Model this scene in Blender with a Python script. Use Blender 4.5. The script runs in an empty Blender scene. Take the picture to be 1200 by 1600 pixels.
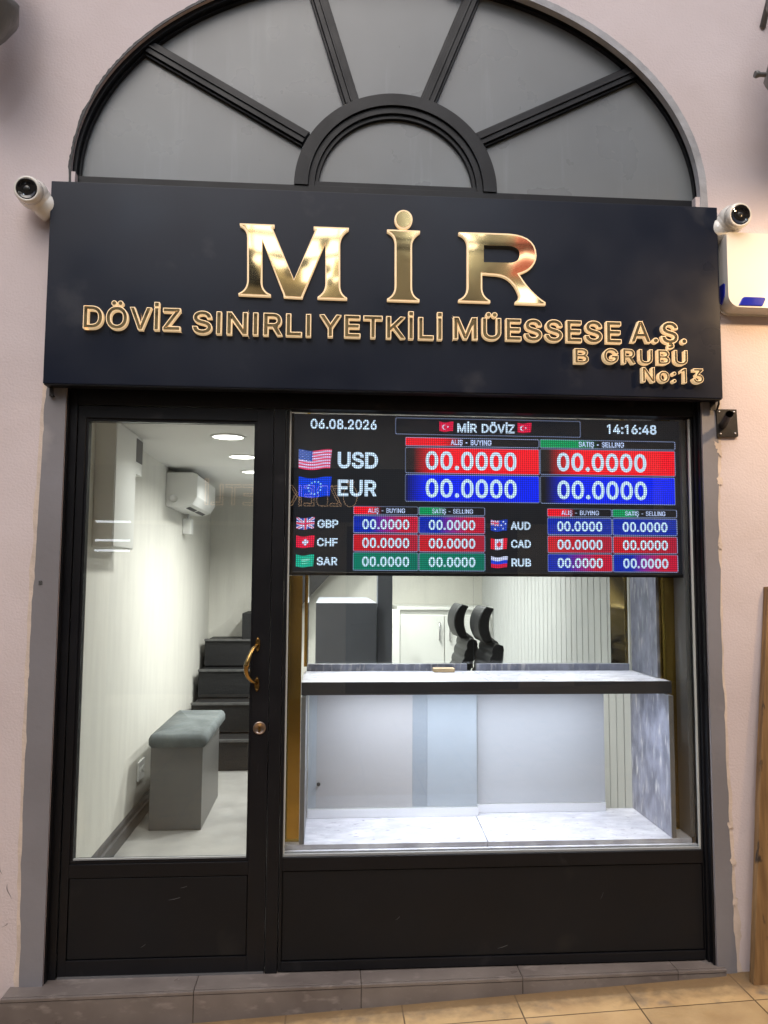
import bpy, bmesh, math, random
from mathutils import Vector, Matrix, noise
from mathutils.geometry import delaunay_2d_cdt
R = math.radians
S = bpy.context.scene
COL = S.collection
random.seed(7)

# ------------------------------------------------------------------ camera
cd = bpy.data.cameras.new('camera')
cd.sensor_fit = 'HORIZONTAL'; cd.sensor_width = 36.0
cd.lens = 36.0 * 1210.87 / 1200.0
cd.clip_start = 0.05; cd.clip_end = 400
cam = bpy.data.objects.new('camera', cd); COL.objects.link(cam)
YAW, PITCH, ROLL = 0.06897735, 0.08262659, 0.00609399
fw = Vector((math.sin(YAW) * math.cos(PITCH), math.cos(YAW) * math.cos(PITCH), math.sin(PITCH)))
rt = Vector((math.cos(YAW), -math.sin(YAW), 0)); up = rt.cross(fw)
r2 = rt * math.cos(ROLL) + up * math.sin(ROLL); u2 = -rt * math.sin(ROLL) + up * math.cos(ROLL)
cam.matrix_world = Matrix(((r2.x, u2.x, -fw.x, 0), (r2.y, u2.y, -fw.y, -2.8), (r2.z, u2.z, -fw.z, 1.5), (0, 0, 0, 1)))
S.camera = cam

# ------------------------------------------------------------------ daylight, exposure
w = bpy.data.worlds.new('World'); S.world = w; w.use_nodes = True
nt = w.node_tree
sky = nt.nodes.new('ShaderNodeTexSky'); sky.sky_type = 'NISHITA'; sky.sun_disc = False
SUN_EL, SUN_AZ = R(52), R(195)            # azimuth measured from +y clockwise: behind the camera, a little left
sky.sun_elevation = SUN_EL; sky.sun_rotation = SUN_AZ
sky.air_density = 1.0; sky.dust_density = 4.0
bg = nt.nodes['Background']; bg.inputs['Strength'].default_value = 0.15
nt.links.new(sky.outputs[0], bg.inputs[0])
sl = bpy.data.lights.new('sun', 'SUN'); sl.energy = 1.35; sl.angle = R(50); sl.color = (1, .97, .95)
so = bpy.data.objects.new('sun', sl); COL.objects.link(so); so.location = (-2, -6, 8)
d_ = Vector((math.sin(SUN_AZ) * math.cos(SUN_EL), math.cos(SUN_AZ) * math.cos(SUN_EL), math.sin(SUN_EL)))
so.rotation_euler = (-d_).to_track_quat('-Z', 'Y').to_euler()
S.view_settings.view_transform = 'Standard'; S.view_settings.look = 'None'
S.view_settings.gamma = 1.0; S.view_settings.exposure = 0.0
S.view_settings.use_curve_mapping = False
CEIL_W, SHELF_W, TOP_W, WARM_W = 6.3, 12.5, 2.6, 62.0
LED = 1.12

# ------------------------------------------------------------------ object helpers
def tag(o, label=None, cat=None, group=None, kind=None):
    if label: o['label'] = label
    if cat: o['category'] = cat
    if group: o['group'] = group
    if kind: o['kind'] = kind
    return o
def thing(name, loc, label, cat, group=None):
    o = bpy.data.objects.new(name, None); o.empty_display_size = .1
    o.location = loc; COL.objects.link(o)
    return tag(o, label, cat, group)
def wloc(o):
    v = Vector((0, 0, 0))
    while o: v = v + o.location; o = o.parent
    return v

def inside(p, P):
    r = False; n = len(P)
    for i in range(n):
        a, b = P[i], P[i - 1]
        if (a[1] > p[1]) != (b[1] > p[1]) and p[0] < (b[0] - a[0]) * (p[1] - a[1]) / (b[1] - a[1]) + a[0]: r = not r
    return r
class G:
    """collects faces in world coordinates; build() links them as one mesh object"""
    def __init__(s): s.v = []; s.f = []; s.m = []; s.sm = []; s.c = []; s.mi = 0; s.T = None; s.col = None
    def add(s, verts, faces, smooth=False):
        b = len(s.v)
        for p in verts:
            p = Vector(p)
            s.v.append(s.T @ p if s.T else p)
        for f in faces:
            s.f.append([b + i for i in f]); s.m.append(s.mi); s.sm.append(smooth); s.c.append(s.col)
        return s
    def box(s, x0, x1, y0, y1, z0, z1):
        v = [(x, y, z) for z in (z0, z1) for y in (y0, y1) for x in (x0, x1)]
        return s.add(v, [(0, 2, 3, 1), (4, 5, 7, 6), (0, 1, 5, 4), (1, 3, 7, 5), (3, 2, 6, 7), (2, 0, 4, 6)])
    def prism(s, loops, y0, y1, axis='y', front=True, back=True, smooth=False):
        """loops of (a,b); first outer, rest holes. axis y: a=x, b=z; axis z: a=x,b=y; axis x: a=y,b=z"""
        def P(a, b, t):
            return (a, t, b) if axis == 'y' else ((a, b, t) if axis == 'z' else (t, a, b))
        flat = [p for l in loops for p in l]; n = len(flat)
        edges = []; k = 0
        for l in loops:
            m = len(l); edges += [(k + i, k + (i + 1) % m) for i in range(m)]; k += m
        tv, _, tf, ov, _, _ = delaunay_2d_cdt([Vector(p) for p in flat], edges, [], 1, 1e-7)
        tris = []
        for t in tf:
            c = (tv[t[0]] + tv[t[1]] + tv[t[2]]) / 3
            if inside(c, loops[0]) and not any(inside(c, q) for q in loops[1:]): tris.append(tuple(t))
        q = len(tv); f = []
        if front: f += tris
        if back: f += [tuple(q + i for i in t[::-1]) for t in tris]
        s.add([P(p.x, p.y, y0) for p in tv] + [P(p.x, p.y, y1) for p in tv], f)
        v = [P(a, b, y0) for a, b in flat] + [P(a, b, y1) for a, b in flat]
        f = []; k = 0
        for l in loops:
            m = len(l)
            for i in range(m):
                j = (i + 1) % m
                f.append((k + i, k + j, n + k + j, n + k + i))
            k += m
        return s.add(v, f, smooth)
    def tube(s, pts, rad, n=12, cap=True):
        pts = [Vector(p) for p in pts]
        if not isinstance(rad, (list, tuple)): rad = [rad] * len(pts)
        vs = []; fs = []; u = None
        for i, p in enumerate(pts):
            d = (pts[min(i + 1, len(pts) - 1)] - pts[max(i - 1, 0)]).normalized()
            if u is None:
                u = d.orthogonal().normalized()
            else:
                u = (u - d * u.dot(d)).normalized()
            q = d.cross(u)
            for k in range(n):
                a = 2 * math.pi * k / n
                vs.append(p + (u * math.cos(a) + q * math.sin(a)) * rad[i])
        for i in range(len(pts) - 1):
            for k in range(n):
                fs.append((i * n + k, i * n + (k + 1) % n, (i + 1) * n + (k + 1) % n, (i + 1) * n + k))
        s.add(vs, fs, True)
        if cap:
            e = (len(pts) - 1) * n
            s.add(vs[:n], [tuple(range(n))[::-1]]); s.add(vs[e:], [tuple(range(n))])
        return s
    def lathe(s, prof, n=24, M=None):
        """prof: (r, h) along local z, M places it"""
        M = M or Matrix()
        vs = []; fs = []
        for r_, h in prof:
            for k in range(n):
                a = 2 * math.pi * k / n
                vs.append(M @ Vector((r_ * math.cos(a), r_ * math.sin(a), h)))
        for i in range(len(prof) - 1):
            for k in range(n):
                fs.append((i * n + k, i * n + (k + 1) % n, (i + 1) * n + (k + 1) % n, (i + 1) * n + k))
        s.add(vs, fs, True)
        if prof[0][0] > 1e-5: s.add(vs[:n], [tuple(range(n))[::-1]])
        if prof[-1][0] > 1e-5: s.add(vs[-n:], [tuple(range(n))])
        return s
    def build(s, name, mats, parent=None, bevel=0, seg=2, label=None, sub=0, recalc=True):
        me = bpy.data.meshes.new(name)
        L = wloc(parent) if parent else Vector((0, 0, 0))
        me.from_pydata([v - L for v in s.v], [], s.f)
        if not isinstance(mats, (list, tuple)): mats = [mats]
        for m in mats: me.materials.append(m)
        me.polygons.foreach_set('material_index', s.m)
        me.polygons.foreach_set('use_smooth', s.sm)
        if any(c is not None for c in s.c):
            at = me.color_attributes.new('Col', 'FLOAT_COLOR', 'CORNER')
            for p, c in zip(me.polygons, s.c):
                for q, li in enumerate(p.loop_indices):
                    cc = c[q] if isinstance(c[0], (list, tuple)) else c
                    at.data[li].color = (cc[0], cc[1], cc[2], 1)
        if recalc:
            bm = bmesh.new(); bm.from_mesh(me)
            bmesh.ops.remove_doubles(bm, verts=bm.verts, dist=1e-6)
            bmesh.ops.recalc_face_normals(bm, faces=bm.faces); bm.to_mesh(me); bm.free()
        o = bpy.data.objects.new(name, me); COL.objects.link(o); o.parent = parent
        if bevel:
            b = o.modifiers.new('bevel', 'BEVEL'); b.width = bevel; b.segments = seg; b.limit_method = 'ANGLE'; b.angle_limit = R(40)
            b.harden_normals = False
        if sub:
            b = o.modifiers.new('subsurf', 'SUBSURF'); b.levels = sub; b.render_levels = sub
        if label: o['label'] = label
        return o
def copy_tree(o, parent=None):
    c = o.copy(); COL.objects.link(c); c.parent = parent
    for ch in list(o.children): copy_tree(ch, c)
    return c

# ------------------------------------------------------------------ materials
def mat(name, color, rough=.5, metal=0, spec=.5, vary=0, scale=3, stretch=(1, 1, 1), color2=None, bump=0, bscale=40, bstretch=(1, 1, 1),
        rvary=0, coat=0, detail=6, lo=.35, hi=.65, bdetail=5, grain=0, stains=None, emis=None, estr=0):
    m = bpy.data.materials.new(name); m.use_nodes = True
    n = m.node_tree; p = n.nodes['Principled BSDF']
    def N(t): return n.nodes.new(t)
    def link(a, b): n.links.new(a, b)
    p.inputs['Roughness'].default_value = rough; p.inputs['Metallic'].default_value = metal
    p.inputs['Specular IOR Level'].default_value = spec
    p.inputs['Coat Weight'].default_value = coat
    c1 = (*color, 1)
    if color2 is None and vary: color2 = tuple(min(1, c * (1 - vary)) for c in color)
    tc = N('ShaderNodeTexCoord')
    def nz(sc, st, det=6):
        mp = N('ShaderNodeMapping'); mp.inputs['Scale'].default_value = st
        link(tc.outputs['Object'], mp.inputs['Vector'])
        t = N('ShaderNodeTexNoise'); t.inputs['Scale'].default_value = sc; t.inputs['Detail'].default_value = det
        link(mp.outputs[0], t.inputs['Vector']); return t
    def ramp(src, a, b, lo, hi):
        r = N('ShaderNodeValToRGB'); r.color_ramp.elements[0].position = lo; r.color_ramp.elements[1].position = hi
        r.color_ramp.elements[0].color = a; r.color_ramp.elements[1].color = b; link(src, r.inputs[0]); return r
    if color2:
        t = nz(scale, stretch, detail)
        r = ramp(t.outputs['Fac'], (*color2, 1), c1, lo, hi)
        out = r.outputs[0]
        if stains:   # (colour, scale, lo, hi, stretch)
            t2 = nz(stains[1], stains[4] if len(stains) > 4 else (1, 1, 1))
            r2_ = ramp(t2.outputs['Fac'], (0, 0, 0, 1), (1, 1, 1, 1), stains[2], stains[3])
            mx = N('ShaderNodeMix'); mx.data_type = 'RGBA'
            link(r2_.outputs[0], mx.inputs[0]); link(out, mx.inputs[6]); mx.inputs[7].default_value = (*stains[0], 1)
            out = mx.outputs[2]
        link(out, p.inputs['Base Color'])
    else:
        p.inputs['Base Color'].default_value = c1
    if rvary:
        t = nz(scale * 2.3, stretch, 5)
        r = N('ShaderNodeMapRange'); r.inputs[1].default_value = .3; r.inputs[2].default_value = .7
        r.inputs[3].default_value = max(.02, rough - rvary); r.inputs[4].default_value = rough + rvary
        link(t.outputs['Fac'], r.inputs[0]); link(r.outputs[0], p.inputs['Roughness'])
    if bump:
        t = nz(bscale, bstretch, bdetail)
        b = N('ShaderNodeBump'); b.inputs['Strength'].default_value = 1; b.inputs['Distance'].default_value = bump
        link(t.outputs['Fac'], b.inputs['Height']); link(b.outputs[0], p.inputs['Normal'])
        if grain:
            t = nz(bscale * 14, bstretch, 4); b2 = N('ShaderNodeBump'); b2.inputs['Distance'].default_value = grain
            link(t.outputs['Fac'], b2.inputs['Height']); link(b.outputs[0], b2.inputs['Normal']); link(b2.outputs[0], p.inputs['Normal'])
    if emis:
        p.inputs['Emission Color'].default_value = (*emis, 1); p.inputs['Emission Strength'].default_value = estr
    return m

def glass_mat(name, tint=(.96, .98, .97), r0=.045):
    m = bpy.data.materials.new(name); m.use_nodes = True
    n = m.node_tree; n.nodes.clear()
    o = n.nodes.new('ShaderNodeOutputMaterial'); tr = n.nodes.new('ShaderNodeBsdfTransparent'); gl = n.nodes.new('ShaderNodeBsdfGlossy')
    tr.inputs[0].default_value = (*tint, 1); gl.inputs['Roughness'].default_value = .0
    lw = n.nodes.new('ShaderNodeLayerWeight'); lw.inputs[0].default_value = .5
    pw = n.nodes.new('ShaderNodeMath'); pw.operation = 'POWER'; pw.inputs[1].default_value = 5
    ml = n.nodes.new('ShaderNodeMath'); ml.operation = 'MULTIPLY_ADD'; ml.inputs[1].default_value = 1 - r0; ml.inputs[2].default_value = r0
    mx = n.nodes.new('ShaderNodeMixShader')
    n.links.new(lw.outputs['Facing'], pw.inputs[0]); n.links.new(pw.outputs[0], ml.inputs[0]); n.links.new(ml.outputs[0], mx.inputs[0])
    n.links.new(tr.outputs[0], mx.inputs[1]); n.links.new(gl.outputs[0], mx.inputs[2]); n.links.new(mx.outputs[0], o.inputs[0])
    return m
def emit_mat(name, color, strength):
    m = bpy.data.materials.new(name); m.use_nodes = True
    p = m.node_tree.nodes['Principled BSDF']; p.inputs['Base Color'].default_value = (.8, .8, .8, 1)
    p.inputs['Emission Color'].default_value = (*color, 1); p.inputs['Emission Strength'].default_value = strength
    return m
def led_mat(name, strength):
    """LED matrix: colour attribute shown through a grid of round diodes"""
    m = bpy.data.materials.new(name); m.use_nodes = True
    n = m.node_tree; p = n.nodes['Principled BSDF']
    p.inputs['Base Color'].default_value = (.006, .007, .009, 1); p.inputs['Roughness'].default_value = .35
    at = n.nodes.new('ShaderNodeAttribute'); at.attribute_name = 'Col'
    tc = n.nodes.new('ShaderNodeTexCoord'); sp = n.nodes.new('ShaderNodeSeparateXYZ'); n.links.new(tc.outputs['Object'], sp.inputs[0])
    def M(op, a, b=None, c=None):
        q = n.nodes.new('ShaderNodeMath'); q.operation = op
        for i, x in enumerate((a, b, c)):
            if x is None: continue
            if isinstance(x, (int, float)): q.inputs[i].default_value = x
            else: n.links.new(x, q.inputs[i])
        return q.outputs[0]
    f = 2 * math.pi / .0078
    sx = M('MULTIPLY_ADD', M('SINE', M('MULTIPLY', sp.outputs[0], f)), .5, .5)
    sz = M('MULTIPLY_ADD', M('SINE', M('MULTIPLY', sp.outputs[2], f)), .5, .5)
    dot = M('MULTIPLY_ADD', M('MULTIPLY', sx, sz), 1.35, .54)
    n.links.new(at.outputs['Color'], p.inputs['Emission Color'])
    n.links.new(M('MULTIPLY', dot, strength), p.inputs['Emission Strength'])
    return m

MT = {}
MT['plaster'] = mat('pink_plaster', (.645, .565, .57), .85, scale=1.6, bump=.003, bscale=9, grain=.0016, stains=((.57, .485, .465), 1.7, .55, .78), color2=(.575, .495, .495), detail=9)
MT['bare_plaster'] = mat('bare_plaster', (.66, .55, .47), .9, vary=.18, scale=14, bump=.003, bscale=60)
MT['jamb'] = mat('grey_stone_paint', (.22, .215, .235), .55, color2=(.185, .178, .19), scale=2.2, bump=.0012, bscale=30, stains=((.28, .265, .27), 4, .62, .75))
MT['putty'] = mat('grey_putty', (.42, .42, .44), .85, vary=.25, scale=14, bump=.003, bscale=40)
MT['blackpaint'] = mat('ragged_black_paint', (.012, .012, .015), .5, vary=.3, scale=20, bump=.003, bscale=60)
MT['frame'] = mat('black_satin_frame', (.0075, .008, .0105), .4, spec=.27, vary=.25, scale=4, rvary=.08, bump=.0003, bscale=80, stains=((.03, .03, .032), 9, .66, .82))
MT['panel'] = mat('black_panel', (.008, .0085, .0105), .5, spec=.25, vary=.2, scale=3, rvary=.08, stains=((.02, .019, .018), 5, .62, .8))
MT['seam'] = mat('dark_gasket', (.003, .003, .0035), .7)
MT['sign'] = mat('navy_black_sheet', (.005, .0085, .021), .34, spec=.28, vary=.15, scale=2, rvary=.07, stains=((.045, .048, .058), 5, .64, .9))
MT['pane'] = mat('frosted_grey_glass', (.178, .192, .2), .3, spec=.5, vary=.12, scale=2.2, rvary=.05, stains=((.21, .23, .24), 3.5, .6, .85, (7, 7, .5)))
MT['gold'] = mat('gold_mirror', (.92, .76, .46), .045, metal=1, bump=.0022, bscale=3.4, bdetail=.4)
MT['goldstrip'] = mat('brass_mirror', (.62, .42, .1), .07, metal=1, bump=.003, bscale=2.5, bdetail=.6)
MT['brass'] = mat('brass_handle', (.5, .33, .12), .24, metal=1, vary=.4, scale=30)
MT['lockmetal'] = mat('worn_nickel', (.5, .4, .34), .32, metal=1, vary=.3, scale=40)
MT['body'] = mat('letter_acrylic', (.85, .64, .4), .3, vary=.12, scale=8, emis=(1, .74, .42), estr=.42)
MT['glass'] = glass_mat('clear_window_glass')
MT['partglass'] = glass_mat('partition_glass', (.955, .968, .968), .035)
MT['cream'] = mat('cream_trowelled_plaster', (.69, .675, .61), .6, color2=(.63, .615, .56), scale=3, stretch=(5, 5, .8), bump=.002, bscale=12, bstretch=(5, 5, .6), lo=.25, hi=.6)
MT['ceiling'] = mat('white_ceiling', (.74, .73, .69), .8, vary=.03, scale=2)
MT['intfloor'] = mat('microcement_floor', (.38, .37, .35), .4, color2=(.26, .255, .245), scale=3, rvary=.1, stains=((.44, .43, .41), 5, .55, .75))
MT['skirt'] = mat('grey_skirting', (.07, .07, .072), .4)
MT['white'] = mat('white_plastic', (.78, .78, .75), .3, vary=.03)
MT['whitelam'] = mat('white_laminate', (.72, .72, .68), .35, vary=.03, scale=2)
MT['fluted'] = mat('fluted_white_panel', (.56, .57, .56), .45, vary=.04, scale=2)
MT['darkvent'] = mat('dark_vent', (.05, .05, .055), .5)
MT['stair'] = mat('black_chequer_tread', (.0065, .0065, .0075), .55, bump=.002, bscale=70, vary=.4, scale=50)
MT['nosing'] = mat('dull_metal_nosing', (.16, .16, .16), .4, metal=.6, vary=.3, scale=30)
MT['benchbox'] = mat('grey_laminate', (.13, .13, .127), .35, vary=.08, scale=3)
MT['velvet'] = mat('grey_green_velvet', (.135, .152, .153), .95, color2=(.085, .098, .1), scale=9, bump=.003, bscale=25)
MT['slate'] = mat('slate_laminate', (.2, .205, .255), .4, color2=(.095, .10, .13), scale=14, stretch=(1.5, 1.5, .8), detail=10, rvary=.1, stains=((.36, .345, .35), 22, .55, .7, (2.4, 2.4, .6)))
MT['slab'] = mat('pale_stone_laminate', (.43, .42, .46), .35, color2=(.33, .325, .36), scale=14, stretch=(1, 2, 1), detail=10, rvary=.1, stains=((.54, .535, .56), 11, .52, .72, (1, 2.2, 1)))
MT['charcoal'] = mat('charcoal_edge', (.03, .03, .036), .4, vary=.2, scale=8)
MT['legedge'] = mat('grey_leg_edge', (.12, .12, .125), .45, vary=.1)
MT['frosted'] = mat('frosted_panel', (.29, .295, .31), .12, spec=.6, vary=.04, scale=1.5)
MT['alu'] = mat('aluminium_rail', (.72, .72, .74), .3, metal=.7)
MT['greybox'] = mat('blue_grey_board', (.2, .212, .245), .35, vary=.12, scale=3)
MT['leather'] = mat('black_leather', (.016, .017, .018), .42, vary=.3, scale=20, bump=.0008, bscale=120)
MT['blackplastic'] = mat('black_plastic', (.012, .012, .013), .4)
MT['chrome'] = mat('steel', (.55, .55, .56), .25, metal=1)
MT['housing'] = mat('black_screen_housing', (.006, .006, .007), .3, vary=.1)
MT['led'] = led_mat('led_matrix', LED)
MT['bluelens'] = mat('blue_siren_lens', (.01, .02, .35), .08, spec=.8, coat=.5)
MT['siren'] = mat('glossy_white_cover', (.75, .73, .68), .12, coat=.6, vary=.02)
MT['lens'] = mat('black_camera_lens', (.006, .006, .007), .06, spec=.8)
MT['lens2'] = mat('lens_iris', (.02, .02, .018), .25)
MT['lantern'] = mat('grey_cast_metal', (.2, .205, .2), .5, metal=.3, vary=.35, scale=9, bump=.003, bscale=30)
MT['rust'] = mat('dark_steel_plate', (.04, .037, .036), .5, metal=.5, vary=.5, scale=25)
MT['wood'] = mat('old_pine_board', (.3, .175, .07), .6, color2=(.16, .088, .034), scale=4, stretch=(14, 14, .7), bump=.002, bscale=20, bstretch=(10, 10, .5), stains=((.03, .02, .014), 9, .62, .68, (2.5, 2.5, 1.0)))
MT['wood2'] = mat('red_brown_board', (.17, .075, .03), .6, color2=(.1, .045, .02), scale=4, stretch=(14, 14, .7), bump=.002, bscale=20)
MT['block'] = mat('light_wood_block', (.5, .36, .2), .5, vary=.2, scale=12, stretch=(1, 6, 6))
MT['step'] = mat('grey_brown_marble_tile', (.2, .175, .162), .38, color2=(.135, .115, .108), scale=5, detail=10, rvary=.12, bump=.0008, bscale=30, stains=((.245, .215, .2), 16, .57, .72, (1, 1.6, 2.4)))
MT['grout'] = mat('dirty_grout', (.06, .045, .035), .9, vary=.5, scale=40, bump=.003, bscale=80)
MT['lampglow'] = emit_mat('warm_bulb', (1, .62, .28), 30)
MT['spotglow'] = emit_mat('downlight_diffuser', (1, .97, .9), 6)
MT['strip'] = emit_mat('cool_led_strip', (.86, .91, 1), 8)
MT['oppwall'] = mat('cream_render', (.6, .53, .38), .8, vary=.3, scale=2)
MT['awning'] = mat('red_awning_cloth', (.5, .05, .035), .8, vary=.2, scale=4)
MT['oppglass'] = mat('dark_shop_glass', (.03, .03, .03), .1)
MT['wire'] = mat('black_cable', (.01, .01, .01), .5)

def ground_mat():
    m = mat('ochre_paving', (.48, .315, .145), .55, color2=(.38, .235, .105), scale=7, detail=10, rvary=.12, bump=.002, bscale=30, stains=((.17, .135, .1), 9, .58, .74))
    n = m.node_tree; p = n.nodes['Principled BSDF']; src = p.inputs['Base Color'].links[0].from_socket
    tc = n.nodes.new('ShaderNodeTexCoord'); mp = n.nodes.new('ShaderNodeMapping'); mp.inputs['Location'].default_value = (-.257, .215, 0)
    n.links.new(tc.outputs['Object'], mp.inputs[0])
    b = n.nodes.new('ShaderNodeTexBrick'); b.offset = 0; b.inputs['Scale'].default_value = 1
    b.inputs['Brick Width'].default_value = .385; b.inputs['Row Height'].default_value = .385
    b.inputs['Mortar Size'].default_value = .0028; b.inputs['Mortar Smooth'].default_value = .2
    b.inputs['Color1'].default_value = (1, 1, 1, 1); b.inputs['Color2'].default_value = (.8, .82, .84, 1); b.inputs['Mortar'].default_value = (.22, .2, .18, 1)
    n.links.new(mp.outputs[0], b.inputs[0])
    mx = n.nodes.new('ShaderNodeMix'); mx.data_type = 'RGBA'; mx.blend_type = 'MULTIPLY'; mx.inputs[0].default_value = 1
    n.links.new(src, mx.inputs[6]); n.links.new(b.outputs['Color'], mx.inputs[7])
    # dirt and the step's shadow painted together as a dark band at its foot (world y between -.16 and the wall)
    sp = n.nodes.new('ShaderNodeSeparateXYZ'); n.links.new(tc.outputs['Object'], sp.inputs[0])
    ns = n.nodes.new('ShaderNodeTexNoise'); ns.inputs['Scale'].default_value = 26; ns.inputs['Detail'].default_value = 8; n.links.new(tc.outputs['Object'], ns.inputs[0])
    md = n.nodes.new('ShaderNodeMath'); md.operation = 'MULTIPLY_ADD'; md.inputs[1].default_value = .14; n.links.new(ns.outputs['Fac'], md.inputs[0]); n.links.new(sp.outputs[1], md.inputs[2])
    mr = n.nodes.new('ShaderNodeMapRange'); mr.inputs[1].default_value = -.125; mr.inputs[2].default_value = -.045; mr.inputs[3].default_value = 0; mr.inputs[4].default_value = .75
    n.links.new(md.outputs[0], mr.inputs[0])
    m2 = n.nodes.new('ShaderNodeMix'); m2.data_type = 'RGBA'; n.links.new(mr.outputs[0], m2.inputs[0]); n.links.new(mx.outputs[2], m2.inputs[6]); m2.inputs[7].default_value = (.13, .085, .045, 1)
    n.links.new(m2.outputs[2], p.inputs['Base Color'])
    return m
MT['ground'] = ground_mat()

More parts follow.
